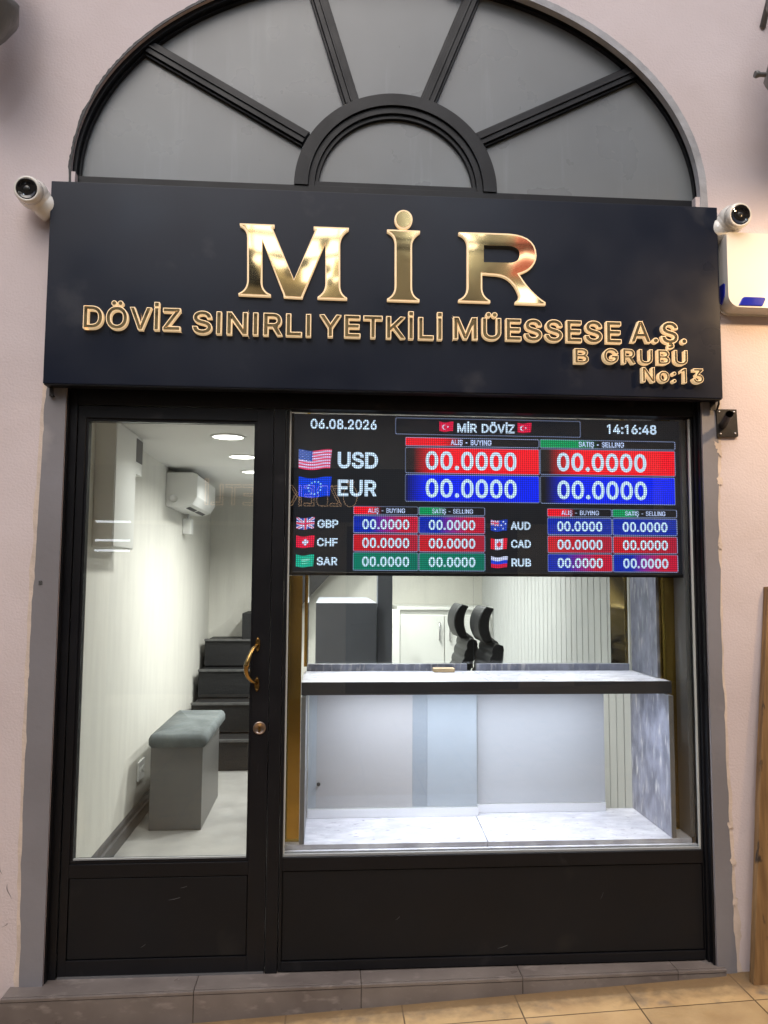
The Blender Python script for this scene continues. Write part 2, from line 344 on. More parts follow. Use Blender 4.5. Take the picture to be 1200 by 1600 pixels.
# ------------------------------------------------------------------ lettering
GL = {"D":[502,[[219,0,96,0,96,57,215,57,244,58,272,63,296,70,318,81,343,99,363,122,379,149,388,172,394,198,398,226,399,255,398,285,394,312,388,337,379,361,364,388,344,410,320,428,299,438,275,446,249,450,221,452,93,452,93,509,225,509,261,507,294,501,325,492,353,478,377,461,399,441,418,418,433,391,446,361,455,329,460,293,462,255,460,217,455,181,446,149,433,119,417,92,398,68,376,48,351,31,322,17,291,8,256,2],[125,509,125,0,60,0,60,509]]],"Ö":[533,[[267,-7,235,-5,205,1,177,11,150,25,126,42,105,63,86,88,70,115,57,146,48,179,42,215,40,254,42,293,48,329,57,362,70,393,86,421,105,445,126,466,150,484,177,498,205,508,235,514,267,516,299,514,329,508,357,498,384,484,408,466,429,445,448,421,464,393,477,362,486,329,491,293,493,254,491,215,486,179,477,146,464,115,448,88,429,63,408,42,384,25,357,11,329,1,299,-5],[267,53,296,55,324,63,349,76,372,94,392,116,408,144,418,168,425,194,429,223,430,254,429,286,425,314,418,341,408,365,392,392,372,415,349,433,324,446,296,453,267,456,237,453,210,445,184,433,161,415,142,392,125,364,116,340,109,314,105,285,103,254,105,223,109,194,116,168,125,144,142,117,161,94,184,76,210,63,237,55],[339,572,328,574,319,577,310,584,304,592,300,602,298,612,300,623,304,633,310,641,319,648,328,651,339,653,350,651,359,648,368,641,374,633,378,623,379,612,378,602,374,592,368,584,359,577,350,574],[195,572,185,574,175,577,167,584,160,592,156,602,155,612,156,623,160,633,167,641,175,648,185,651,195,653,206,651,215,648,224,641,230,633,234,623,236,612,234,602,230,592,224,584,215,577,206,574]]],"V":[480,[[204,0,16,509,84,509,192,206,215,137,248,31,235,31,267,138,290,206,395,509,463,509,278,0]]],"İ":[300,[[31,0,31,57,118,57,118,452,31,452,31,509,269,509,269,452,183,452,183,57,269,57,269,0],[150,572,139,574,129,577,120,584,113,592,109,602,108,612,109,623,113,633,120,641,129,648,139,652,150,653,161,652,172,648,180,641,187,633,192,623,193,612,192,602,187,592,180,584,172,577,161,574]]],"Z":[438,[[42,0,42,46,273,385,306,431,341,476,348,454,285,452,223,452,40,452,40,509,397,509,397,462,169,129,134,81,97,33,90,54,152,57,214,57,399,57,399,0]]],"S":[447,[[224,-9,188,-7,156,-1,128,9,102,23,81,40,64,60,51,83,42,109,38,137,104,137,108,118,114,102,123,88,136,76,150,66,166,59,185,53,204,50,224,49,246,50,267,54,286,60,303,69,317,79,329,92,338,106,344,122,346,139,344,154,340,168,332,179,322,189,310,197,296,205,245,222,184,239,154,249,128,260,105,274,86,289,67,313,56,341,52,372,54,400,62,425,75,448,92,468,113,484,138,498,165,508,195,514,227,516,259,514,289,508,316,498,340,484,360,468,377,449,390,427,398,403,401,378,337,378,332,402,320,421,302,437,280,449,254,456,225,459,204,457,185,454,167,448,152,440,139,430,129,418,121,405,117,391,115,376,117,359,122,345,131,334,142,324,155,315,169,308,212,293,264,279,312,264,328,256,344,248,359,238,372,226,384,213,395,198,402,180,407,161,408,139,406,112,399,87,386,64,370,43,349,25,323,11,302,2,278,-4,252,-8]]],"I":[300,[[31,0,31,57,118,57,118,452,31,452,31,509,269,509,269,452,183,452,183,57,269,57,269,0]]],"N":[523,[[60,0,60,509,136,509,343,183,363,151,388,107,414,55,405,54,401,108,399,157,399,195,399,509,463,509,463,0,387,0,202,290,177,331,148,381,108,452,119,454,122,384,124,328,125,291,125,0]]],"R":[449,[[60,0,60,509,236,509,273,506,305,500,333,489,356,473,376,455,390,433,401,408,407,381,409,352,407,323,401,296,390,271,376,250,356,232,333,217,305,206,273,200,236,198,96,198,96,255,234,255,258,256,280,260,298,267,313,276,325,287,334,300,340,316,344,333,345,352,344,371,340,389,334,405,325,419,313,430,298,440,279,446,258,451,233,452,125,452,125,0],[353,0,230,229,303,229,428,0]]],"L":[393,[[60,0,60,509,125,509,125,57,361,57,361,0]]],"Y":[472,[[203,0,203,208,16,509,91,509,192,344,222,292,250,230,224,230,251,293,280,344,381,509,455,509,268,208,268,0]]],"E":[419,[[60,0,60,509,372,509,372,452,125,452,125,286,355,286,355,229,125,229,125,57,375,57,375,0]]],"T":[449,[[32,452,32,509,417,509,417,452,257,452,257,0,193,0,193,452]]],"K":[467,[[104,145,104,216,139,261,174,303,212,344,364,509,448,509,231,276,228,276],[60,0,60,509,125,509,125,334,124,225,125,193,125,0],[372,0,188,259,228,309,449,0]]],"M":[628,[[60,0,60,509,152,509,277,187,287,159,299,123,311,84,322,49,307,49,318,83,330,121,342,158,352,187,476,509,568,509,568,0,504,0,504,291,504,327,505,369,506,413,507,457,513,457,498,409,482,363,467,322,456,291,342,0,286,0,170,291,159,321,145,361,129,408,112,457,119,457,120,416,121,372,122,328,122,291,122,0]]],"Ü":[517,[[259,-8,230,-7,203,-2,177,5,154,15,126,33,103,55,85,80,71,108,63,140,60,173,60,509,124,509,124,178,126,155,132,133,141,113,153,95,169,80,187,68,208,59,232,53,259,52,285,53,309,59,331,68,349,80,364,95,377,113,385,133,391,155,393,178,393,509,457,509,457,173,454,140,446,108,433,80,414,55,391,33,363,15,340,5,315,-2,288,-7],[331,572,320,574,311,577,302,584,296,592,292,602,290,612,292,623,296,633,302,641,311,648,320,651,331,653,341,651,351,648,359,641,366,633,370,623,371,612,370,602,366,592,359,584,351,577,341,574],[187,572,176,574,167,577,158,584,152,592,148,602,146,612,148,623,152,633,158,641,167,648,176,651,187,653,198,651,207,648,216,641,222,633,226,623,227,612,226,602,222,592,216,584,207,577,198,574]]],"A":[480,[[16,0,201,509,276,509,463,0,395,0,287,302,264,372,232,478,245,478,213,371,191,302,85,0],[110,142,110,199,370,199,370,142]]],".":[188,[[95,-4,83,-3,73,1,63,9,55,18,51,29,50,41,51,53,55,64,63,73,73,81,83,85,95,87,107,85,118,81,128,73,135,64,140,53,141,41,140,29,135,18,128,9,118,1,107,-3]]],"Ş":[447,[[224,-9,188,-7,156,-1,128,9,102,23,81,40,64,60,51,83,42,109,38,137,104,137,108,118,114,102,123,88,136,76,150,66,166,59,185,53,204,50,224,49,246,50,267,54,286,60,303,69,317,79,329,92,338,106,344,122,346,139,344,154,340,168,332,179,322,189,310,197,296,205,245,222,184,239,154,249,128,260,105,274,86,289,67,313,56,341,52,372,54,400,62,425,75,448,92,468,113,484,138,498,165,508,195,514,227,516,259,514,289,508,316,498,340,484,360,468,377,449,390,427,398,403,401,378,337,378,332,402,320,421,302,437,280,449,254,456,225,459,204,457,185,454,167,448,152,440,139,430,129,418,121,405,117,391,115,376,117,359,122,345,131,334,142,324,155,315,169,308,212,293,264,279,312,264,328,256,344,248,359,238,372,226,384,213,395,198,402,180,407,161,408,139,406,112,399,87,386,64,370,43,349,25,323,11,302,2,278,-4,252,-8],[186,-143,186,-107,226,-107,237,-106,246,-105,252,-102,256,-98,259,-92,259,-84,259,-77,256,-71,252,-67,246,-64,237,-63,226,-62,198,-62,208,16,241,16,241,0,241,-29,261,-32,277,-36,290,-44,298,-54,303,-68,305,-85,303,-103,297,-118,286,-129,271,-136,251,-141,226,-143]]],"B":[456,[[60,0,60,509,241,509,274,507,304,501,329,491,350,477,367,461,381,442,390,421,396,398,398,374,397,353,393,336,387,320,378,307,368,295,356,286,343,278,329,272,315,267,315,262,331,260,347,254,363,245,378,234,391,220,402,203,411,184,416,161,418,136,416,111,410,88,400,67,386,48,368,31,344,18,317,8,284,2,247,0],[125,57,245,57,281,60,309,67,330,80,344,96,353,115,355,137,354,153,350,169,342,184,333,197,320,209,306,218,289,225,269,229,248,231,125,231],[125,285,238,285,256,287,273,290,288,296,302,304,314,314,323,326,330,340,335,355,336,372,333,393,326,412,313,429,294,442,270,449,240,452,125,452]]],"G":[520,[[269,-7,236,-5,205,1,176,11,149,25,125,43,104,64,85,88,69,116,57,146,47,179,42,215,40,254,42,293,47,329,57,362,69,393,85,421,103,445,125,466,149,484,175,498,203,508,233,514,265,516,291,514,316,510,340,504,363,494,384,483,403,469,421,453,436,436,449,416,460,395,468,373,474,349,408,349,402,365,395,379,387,393,378,406,368,417,356,427,344,436,330,443,315,448,300,453,283,455,265,456,236,453,209,445,183,432,160,414,141,392,125,364,116,340,109,314,105,285,103,254,105,223,109,194,116,168,125,145,141,117,161,95,184,76,210,63,238,56,269,53,296,55,322,61,345,71,365,85,382,102,396,123,407,147,413,173,415,202,434,199,283,199,283,256,478,256,478,200,476,170,471,141,463,115,451,91,436,69,419,50,399,33,377,19,352,8,326,0,298,-5]]],"U":[517,[[259,-8,230,-7,203,-2,177,5,154,15,126,33,103,55,85,80,71,108,63,140,60,173,60,509,124,509,124,178,126,155,132,133,141,113,153,95,169,80,187,68,208,59,232,53,259,52,285,53,309,59,331,68,349,80,364,95,377,113,385,133,391,155,393,178,393,509,457,509,457,173,454,140,446,108,433,80,414,55,391,33,363,15,340,5,315,-2,288,-7]]],"o":[415,[[207,-8,174,-5,144,3,117,16,93,35,72,58,56,85,46,108,40,133,36,159,34,187,36,216,40,243,46,268,56,291,72,318,93,341,117,360,144,374,174,382,207,384,241,382,271,374,299,360,323,341,343,318,359,291,369,268,376,243,380,216,381,187,380,159,376,133,369,108,359,85,343,58,323,35,299,16,271,3,241,-5],[207,46,231,49,252,55,270,66,285,80,298,97,307,117,314,139,318,163,319,187,318,212,314,236,307,258,298,278,285,296,270,310,252,321,231,328,207,330,184,328,163,321,145,310,130,296,118,278,108,258,102,236,98,212,96,187,98,163,102,139,108,117,118,97,130,80,145,66,163,55,184,49]]],":":[188,[[95,-4,83,-3,73,1,63,9,55,18,51,29,50,41,51,53,55,64,63,73,73,81,83,85,95,87,107,85,118,81,128,73,135,64,140,53,141,41,140,29,135,18,128,9,118,1,107,-3],[95,271,83,272,73,277,63,284,55,294,51,304,50,316,51,328,55,339,63,349,73,356,83,360,95,362,107,360,118,356,128,349,135,339,140,328,141,316,140,304,135,294,128,284,118,277,107,272]]],"0":[453,[[227,-7,199,-5,174,1,151,11,130,24,111,41,95,62,80,86,69,113,60,144,53,178,49,214,48,254,49,294,53,330,60,364,69,395,81,422,95,447,112,467,130,484,151,498,174,508,200,514,227,516,254,514,279,508,302,498,323,484,342,467,358,447,372,422,384,395,393,364,400,330,404,294,405,254,404,214,400,178,393,144,384,113,373,86,359,62,342,41,323,24,302,11,279,1,254,-5],[227,50,250,52,271,60,290,74,306,92,320,116,330,144,336,168,340,194,343,223,344,254,343,285,340,314,336,341,330,365,320,393,306,416,290,435,271,449,250,457,227,460,203,457,182,449,163,435,147,416,134,393,123,365,117,341,113,314,110,285,109,254,110,223,113,194,117,168,123,144,134,116,147,92,163,74,182,60,203,52]]],"1":[453,[[76,0,76,55,391,55,391,0],[276,509,276,0,212,0,212,448,209,448,86,358,86,427,198,509]]],"2":[453,[[64,0,64,47,234,229,282,282,294,298,303,312,311,327,316,341,319,356,320,371,319,389,315,405,308,419,298,431,287,441,273,449,258,455,241,458,224,460,205,458,188,454,172,447,159,438,148,427,139,413,132,398,128,381,127,362,66,362,68,391,75,418,86,442,102,464,121,482,143,496,168,507,196,513,225,516,254,513,281,507,306,497,328,482,346,465,361,445,372,423,379,398,381,372,380,354,377,336,371,318,363,299,351,280,336,259,267,180,153,60,153,57,389,57,389,0]]],"3":[453,[[218,-7,188,-5,159,1,133,10,108,22,88,38,70,57,57,79,48,104,44,132,109,132,112,115,118,100,126,87,137,76,150,66,165,59,182,54,200,51,219,50,239,51,258,55,275,61,291,69,304,80,315,93,323,108,328,125,329,145,328,163,323,180,316,196,306,211,292,223,275,234,254,241,229,246,201,248,157,248,157,299,288,448,288,452,70,452,70,509,372,509,372,461,211,278,211,289,247,290,279,286,308,276,333,262,354,244,371,222,383,198,391,173,393,145,390,116,383,90,370,66,354,45,333,27,309,12,281,2,251,-5]]],"4":[453,[[40,105,40,158,247,509,311,509,109,166,109,163,413,163,413,105],[282,0,282,121,282,146,282,318,343,318,343,0]]],"5":[453,[[221,-7,192,-5,165,1,140,11,118,25,99,41,83,60,71,82,63,105,60,130,122,130,125,115,130,102,138,89,148,78,160,68,173,60,188,54,204,51,221,50,241,51,259,56,276,64,291,75,304,89,314,104,322,122,326,141,328,162,326,183,321,203,314,221,303,237,290,251,275,262,257,270,238,275,218,277,201,276,184,273,167,268,152,262,139,255,128,246,67,253,96,509,366,509,366,452,151,452,134,301,136,301,148,311,162,318,178,325,194,330,212,333,229,334,252,332,274,328,294,321,313,311,330,299,345,285,358,269,370,251,379,231,386,210,390,187,391,163,388,132,381,102,369,76,352,52,332,32,309,15,282,3,253,-4]]],"6":[453,[[226,-7,196,-4,168,3,142,15,119,31,100,51,84,74,73,101,66,130,64,162,65,187,71,212,80,239,89,261,102,285,118,311,137,340,252,509,322,509,151,261,145,261,151,270,157,279,165,288,174,295,184,302,196,307,208,311,221,313,235,314,265,312,291,305,316,295,337,280,355,262,370,240,380,215,387,187,389,157,387,127,379,98,368,73,352,50,333,30,310,14,284,3,257,-4],[226,48,245,50,263,55,279,63,293,73,304,86,314,101,322,119,326,137,327,157,326,178,322,196,314,213,304,228,293,241,279,251,263,259,245,264,226,265,207,264,190,259,174,252,160,241,148,229,138,214,131,197,126,179,125,158,126,138,131,119,138,102,148,86,160,73,174,63,190,55,207,50]]],"7":[453,[[97,0,323,448,323,452,62,452,62,509,391,509,391,449,165,0]]],"8":[453,[[226,-7,193,-5,163,1,136,11,111,25,91,42,74,62,62,84,54,109,52,135,53,156,58,176,65,195,75,212,87,228,101,241,117,252,134,260,153,265,153,267,129,276,109,289,93,308,80,330,73,354,70,380,73,405,79,429,90,450,106,469,124,485,146,498,170,508,197,514,226,516,255,514,282,508,306,498,328,485,346,469,361,450,373,429,379,405,382,380,379,354,372,330,359,308,343,289,323,276,300,267,300,265,319,260,335,252,351,241,365,228,377,212,387,195,395,176,399,156,401,135,398,109,391,84,378,62,362,42,341,25,317,11,289,1,259,-5],[226,49,248,50,267,54,285,60,300,69,313,79,323,91,331,106,335,121,337,139,335,157,330,173,322,189,312,202,298,213,283,223,265,230,247,234,226,235,206,234,187,230,169,223,154,213,140,202,130,189,122,173,117,157,115,139,117,121,121,106,129,91,139,79,152,69,167,60,185,54,205,50],[226,290,244,291,260,294,274,300,287,308,298,318,307,330,314,344,318,359,319,376,318,392,314,407,308,420,299,432,288,442,275,449,260,455,244,459,226,460,208,459,192,455,177,449,164,442,153,432,145,420,138,407,134,392,133,376,134,359,138,344,145,330,154,318,165,308,178,300,193,294,209,291]]],"9":[453,[[226,516,256,513,285,506,310,494,333,478,352,458,368,434,380,408,387,378,389,347,387,322,382,296,373,270,363,248,350,224,334,197,315,168,200,0,130,0,301,248,307,248,302,238,295,229,287,221,278,214,268,207,257,202,245,198,232,195,218,195,188,197,161,203,137,214,116,229,98,247,83,269,72,294,66,321,64,352,66,382,73,411,85,436,101,459,120,479,143,494,168,506,196,513],[226,460,207,459,190,454,174,446,160,435,148,423,138,407,131,390,127,372,125,352,127,331,131,313,138,295,148,280,160,268,174,257,190,250,207,245,226,243,245,245,263,249,279,257,293,267,305,280,314,295,322,312,326,330,327,350,326,371,322,390,314,407,305,422,293,435,279,446,263,454,245,459]]],"-":[453,[[337,244,337,188,114,188,114,244]]],"C":[510,[[267,-7,235,-5,205,1,177,11,150,25,126,42,104,63,86,88,70,115,57,146,48,179,42,215,40,254,42,293,48,329,57,362,70,393,86,421,104,445,126,466,150,484,177,498,205,508,235,514,267,516,293,514,317,511,340,504,362,496,383,485,402,471,419,456,435,438,448,418,459,397,467,373,473,348,408,348,404,365,397,380,389,395,380,407,369,418,357,428,344,437,330,444,315,449,300,453,284,455,267,456,237,453,209,445,184,432,161,414,141,391,125,364,116,340,109,314,105,285,103,254,105,223,109,194,116,168,125,145,141,117,161,94,184,76,210,63,237,56,267,53,284,54,300,56,315,60,330,65,344,72,357,81,369,90,380,102,389,114,397,128,404,144,408,160,473,160,467,135,459,112,448,91,435,71,420,53,402,38,383,24,363,13,341,5,317,-2,293,-6]]],"H":[517,[[60,0,60,509,125,509,125,289,392,289,392,509,457,509,457,0,392,0,392,232,125,232,125,0]]],"F":[410,[[60,0,60,509,369,509,369,452,125,452,125,278,346,278,346,221,125,221,125,0]]],"P":[445,[[60,0,60,509,235,509,272,506,305,499,332,487,356,471,375,452,390,430,400,404,407,377,409,348,407,318,400,291,390,265,375,243,356,223,332,207,305,195,272,188,235,186,109,186,109,242,233,242,257,244,279,248,297,256,312,266,324,279,333,294,339,310,343,328,344,348,343,367,339,385,333,402,324,416,312,428,297,439,279,446,257,451,232,452,125,452,125,0]]],"Q":[533,[[245,159,313,159,369,85,384,65,468,-48,401,-48,346,27,331,46],[267,-7,235,-5,205,1,177,11,150,25,126,42,105,63,86,88,70,115,57,146,48,179,42,215,40,254,42,293,48,329,57,362,70,393,86,421,105,445,126,466,150,484,177,498,205,508,235,514,267,516,299,514,329,508,357,498,384,484,408,466,429,445,448,421,464,393,477,362,486,329,491,293,493,254,491,215,486,179,477,146,464,115,448,88,429,63,408,42,384,25,357,11,329,1,299,-5],[267,53,296,55,324,63,349,76,372,94,392,116,408,144,418,168,425,194,429,223,430,254,429,286,425,314,418,341,408,365,392,392,372,415,349,433,324,446,296,453,267,456,237,453,210,445,184,433,161,415,142,392,125,364,116,340,109,314,105,285,103,254,105,223,109,194,116,168,125,144,142,117,161,94,184,76,210,63,237,55]]],"W":[686,[[155,0,16,509,82,509,163,196,175,145,187,94,197,40,189,40,200,94,211,145,224,196,306,509,380,509,462,196,474,145,486,94,497,40,488,40,499,94,510,145,523,196,603,509,670,509,530,0,455,0,368,323,351,391,336,475,350,475,335,395,318,323,230,0]]],"X":[474,[[18,0,217,284,217,236,29,509,104,509,178,400,204,361,223,329,243,292,232,292,252,329,272,361,298,400,374,509,446,509,259,239,259,287,456,0,382,0,292,129,268,165,250,195,230,231,244,231,225,196,206,166,182,129,91,0]]]}
MIR = {"M":[[-3342,27454,-2113,27453,-2112,27355,-2177,27323,-1395,25469,-667,27302,-725,27339,-726,27438,537,27437,529,27348,448,27289,381,27223,326,27148,283,27065,253,26974,235,26874,230,26766,246,25299,252,25214,268,25136,294,25066,329,25004,375,24948,431,24900,496,24860,497,24782,-559,24788,-550,24866,-479,24918,-418,24977,-369,25041,-331,25112,-304,25189,-288,25271,-283,25360,-302,26844,-1067,24869,-1084,24781,-1749,24799,-1751,24886,-2535,26879,-2505,25325,-2495,25236,-2474,25157,-2441,25086,-2398,25026,-2343,24974,-2277,24933,-2199,24900,-2197,24813,-3332,24826,-3334,24902,-3253,24948,-3186,25001,-3131,25062,-3088,25131,-3059,25208,-3042,25292,-3037,25385,-3069,26937,-3081,27029,-3101,27111,-3130,27181,-3167,27241,-3213,27290,-3267,27329,-3330,27357]],"I":[[1904,27430,3097,27426,3098,27336,3021,27282,2956,27220,2903,27152,2862,27077,2833,26995,2816,26906,2810,26811,2815,25305,2820,25220,2837,25143,2865,25074,2903,25014,2953,24962,3013,24919,3084,24883,3084,24786,1920,24788,1919,24876,1992,24919,2054,24971,2104,25032,2144,25101,2171,25180,2188,25267,2193,25363,2186,26887,2179,26980,2162,27064,2133,27138,2093,27201,2042,27254,1979,27298,1905,27331]],"dot":[[2826,27833,2820,27762,2802,27695,2772,27632,2731,27576,2682,27530,2625,27494,2564,27472,2500,27462,2436,27467,2375,27485,2318,27516,2268,27558,2227,27611,2197,27671,2178,27737,2171,27807,2177,27877,2196,27945,2226,28008,2266,28064,2315,28110,2372,28145,2433,28168,2497,28178,2561,28173,2623,28155,2680,28125,2729,28082,2770,28029,2801,27969,2820,27902]],"R":[[4501,27429,6336,27439,6610,27415,6841,27361,7029,27278,7176,27165,7280,27022,7341,26849,7360,26647,7341,26505,7297,26376,7229,26260,7137,26158,7021,26068,6881,25992,6716,25928,6842,25736,6972,25560,7105,25400,7242,25256,7382,25128,7527,25016,7675,24919,7674,24810,6551,24815,6551,24904,6595,24932,6630,24963,6657,24998,6675,25035,6685,25075,6687,25118,6680,25164,6608,25339,6522,25489,6422,25613,6309,25713,6182,25787,6041,25836,5886,25860,5361,25882,5359,25349,5369,25268,5390,25194,5421,25126,5462,25066,5513,25012,5575,24965,5648,24925,5647,24826,4487,24829,4487,24918,4569,24961,4638,25013,4695,25073,4740,25142,4771,25220,4791,25305,4797,25400,4802,26933,4791,27019,4769,27095,4737,27161,4694,27218,4641,27265,4576,27302,4501,27330],[5357,27023,6333,27029,6455,27016,6559,26990,6643,26951,6708,26899,6755,26835,6782,26757,6791,26667,6781,26566,6752,26480,6704,26409,6638,26352,6553,26311,6450,26284,6328,26272,5353,26268]]}
def area(P): return sum(P[i][0] * P[(i + 1) % len(P)][1] - P[(i + 1) % len(P)][0] * P[i][1] for i in range(len(P))) / 2
CAP = .509
GL['I'] = [186, [[60, 0, 60, 509, 126, 509, 126, 0]]]
GL['İ'] = [186, [[60, 0, 60, 509, 126, 509, 126, 0], [56, 572, 56, 646, 130, 646, 130, 572]]]
GL['R'] = [449, [[60, 0, 60, 509, 236, 509, 273, 506, 305, 500, 333, 489, 356, 473, 376, 455, 390, 433, 401, 408, 407, 381, 409, 352, 407, 323, 401, 296, 390, 271, 376, 250, 356, 232, 333, 217, 308, 207, 428, 0, 353, 0, 242, 198, 126, 198, 126, 0],
    [126, 255, 234, 255, 258, 256, 280, 260, 298, 267, 313, 276, 325, 287, 334, 300, 340, 316, 344, 333, 345, 352, 344, 371, 340, 389, 334, 405, 325, 419, 313, 430, 298, 440, 279, 446, 258, 451, 233, 452, 126, 452][::1]]]
_r = GL['R'][1][1]; GL['R'][1][1] = [v for i in range(len(_r) - 2, -1, -2) for v in (_r[i], _r[i + 1])] if area([( _r[i], _r[i + 1]) for i in range(0, len(_r), 2)]) < 0 else _r
_g = GL['G'][1][0]; _k = [i for i in range(0, len(_g), 2) if (_g[i], _g[i + 1]) in ((415, 202), (434, 199))]
GL['G'][1][0] = _g[:_k[0]] + [414, 199] + _g[_k[1] + 2:]
GL['1'] = [400, [[276 - 20, 509, 276 - 20, 0, 192, 0, 192, 440, 86, 368, 86, 437, 188, 509]]]
def offset(P, d, sgn):
    n = len(P); out = []
    for i in range(n):
        a, b, c = Vector(P[i - 1]), Vector(P[i]), Vector(P[(i + 1) % n])
        e1 = (b - a); e2 = (c - b)
        if e1.length < 1e-7 or e2.length < 1e-7: out.append(tuple(b)); continue
        e1.normalize(); e2.normalize()
        n1 = Vector((e1.y, -e1.x)) * sgn; n2 = Vector((e2.y, -e2.x)) * sgn
        k = n1 + n2; q = max(.8, 1 + n1.dot(n2))
        out.append(tuple(b + k * (d / q)))
    return out
def groups(polys):
    sg = 1 if area(max(polys, key=lambda P: abs(area(P)))) > 0 else -1
    outs = [P for P in polys if area(P) * sg > 0]; holes = [P for P in polys if area(P) * sg <= 0]
    return sg, [[o] + [h for h in holes if inside(h[0], o)] for o in outs]
def layout(text, x0, x1, z0, cap, bold=0, track=0):
    """list of (char, contour groups, sign) in metres, fitted to x0..x1 on baseline z0"""
    s = cap / CAP; pen = 0; raw = []
    for ch in text:
        if ch == ' ': pen += .26 * s; continue
        adv, pol = GL[ch]
        raw.append((ch, [[(pen + P[i] / 1000 * s, P[i + 1] / 1000 * s) for i in range(0, len(P), 2)] for P in pol]))
        pen += adv / 1000 * s + track
    lo = min(p[0] for _, ps in raw for P in ps for p in P) - bold; hi = max(p[0] for _, ps in raw for P in ps for p in P) + bold
    k = (x1 - x0) / (hi - lo); out = []
    for ch, ps in raw:
        ps = [[(x0 + (x - lo) * k, z0 + z) for x, z in P] for P in ps]
        sg, gr = groups(ps)
        out.append((ch, [[offset(P, bold, sg) for P in g] for g in gr], sg))
    return out

# ------------------------------------------------------------------ ground and street
SL = .0415
g = G()
def gz(x): return .057 + SL * x
g.add([(-30, -.0, gz(-30)), (30, 0, gz(30)), (30, -30, gz(30)), (-30, -30, gz(-30))], [(0, 1, 2, 3)])
g.add([(-30, -.0, gz(-30) - .15), (30, 0, gz(30) - .15), (30, -30, gz(30) - .15), (-30, -30, gz(-30) - .15)], [(0, 1, 2, 3)])
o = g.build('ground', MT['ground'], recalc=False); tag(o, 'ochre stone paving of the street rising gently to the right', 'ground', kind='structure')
# far side of the narrow street, seen only as a reflection in glass and gold
opp = thing('opposite_building', (0, -6.6, 0), 'olive building across the street mirrored in the gold letters', 'building')
G().box(-13, 13, -7.2, -6.6, -.6, 6.6).build('wall', MT['oppwall'], opp)
for x in (-11, -8.2, -5.4, -2.6, .2, 3.0, 5.8, 8.6): G().box(x, x + 2.1, -6.6, -6.57, .1, 2.1).build('shop_glazing', MT['oppglass'], opp)
for x in (-10.5, -6.8, -3.4, -2.45, 4.4, 8.2): G().box(x, x + .9, -6.6, -6.57, 4.9, 6.1).build('upper_window', MT['oppglass'], opp)
G().box(-4.2, 4.0, -6.6, -6.5, 2.15, 2.8).build('fascia', MT['sign'], opp)
for ch, gr, sg in layout('ÖZBEK', -.32, .5, 2.34, .24, .006) + layout('ETLİ', .9, 1.5, 2.34, .24, .006):
    for q in gr:
        G().prism([[(-x_, z_) for x_, z_ in P] for P in q] if len(q) > 9 else [[(-x_, z_) for x_, z_ in q[0]], [(-x_, z_) for x_, z_ in offset(q[0], -.008, sg)]], -6.5, -6.47).build('letter', bpy.data.materials.get('gold_outline') or mat('gold_outline', (.6, .45, .25), .3, emis=(1, .62, .36), estr=2.2), opp)
bp = mat('white_glow', (.8, .8, .76), .4, emis=(1, .96, .86), estr=2.6); bq = mat('cool_glow', (.8, .8, .8), .4, emis=(.75, .86, 1), estr=20)
for (x0, x1, z0, z1) in ((-1.30, -.98, 5.2, 5.95), (-.92, -.45, 5.35, 5.9), (-.4, .02, 5.05, 5.8), (.06, .3, 5.5, 5.95)): G().box(x0, x1, -6.6, -6.5, z0, z1).build('added_glow_panel', bp, opp)  # glowing panels added out of view so the gold M mirrors white
for (x0, x1, z0, z1) in ((-2.2, -1.7, 5.3, 6.1), (1.1, 1.6, 5.5, 6.2)): G().box(x0, x1, -6.6, -6.48, z0, z1).build('added_glow_box', bq, opp)  # glowing boxes added unseen, standing in for overhead lamps mirrored in the sign
for n_ in range(26):
    x0 = -1.3 + 1.65 * random.random(); z0 = 4.9 + .85 * random.random(); a = random.uniform(-.5, .5); sx, sz = random.uniform(.03, .12), random.uniform(.02, .16)
    P = [(x0 + sx * math.cos(k * .7 + a) * random.uniform(.6, 1.2), z0 + sz * math.sin(k * .7) * random.uniform(.6, 1.2)) for k in range(9)]
    G().prism([P], -6.47, -6.44).build('added_scrap', random.choice([MT['oppglass'], MT['oppglass'], MT['oppwall'], bp]), opp)  # scraps added out of view, some glowing, to mottle what the M mirrors
for n_ in range(24):
    x0 = .5 + 2.2 * random.random(); z0 = 4.8 + 1.0 * random.random(); sx, sz = random.uniform(.03, .14), random.uniform(.02, .1)
    P = [(x0 + sx * math.cos(k * .7) * random.uniform(.5, 1.3), z0 + sz * math.sin(k * .7) * random.uniform(.5, 1.3)) for k in range(9)]
    G().prism([P], -6.47, -6.44).build('added_scrap', random.choice([MT['oppglass'], MT['oppwall'], MT['oppwall'], bp]), opp)  # more added scraps, breaking up the reflections in the other big letters
rb_ = mat('red_glow', (.7, .2, .15), .6, emis=(1, .2, .14), estr=.3)
G().box(2.2, 2.55, -6.6, -6.55, 5.22, 5.68).build('added_panel', rb_, opp); G().box(2.05, 2.6, -6.6, -6.54, 4.86, 5.06).build('added_panel', bp, opp); G().box(2.1, 2.5, -6.6, -6.54, 5.72, 5.84).build('added_panel', bp, opp)  # glowing red and white panels added unseen to colour the mirrored R
G().prism([[(2.15, 5.3), (2.3, 5.36), (2.55, 5.3), (2.55, 5.34), (2.3, 5.41), (2.15, 5.34)]], -6.54, -6.53).build('added_panel', bp, opp)
for (x0, x1, z) in ((-2.75, -2.35, 2.12), (-2.75, -2.35, 1.9), (-2.75, -2.35, 1.78)): G().tube([(x0, -6.45, z), (x1, -6.45, z)], .012, 8).build('lamp_tube', MT['strip'], opp)
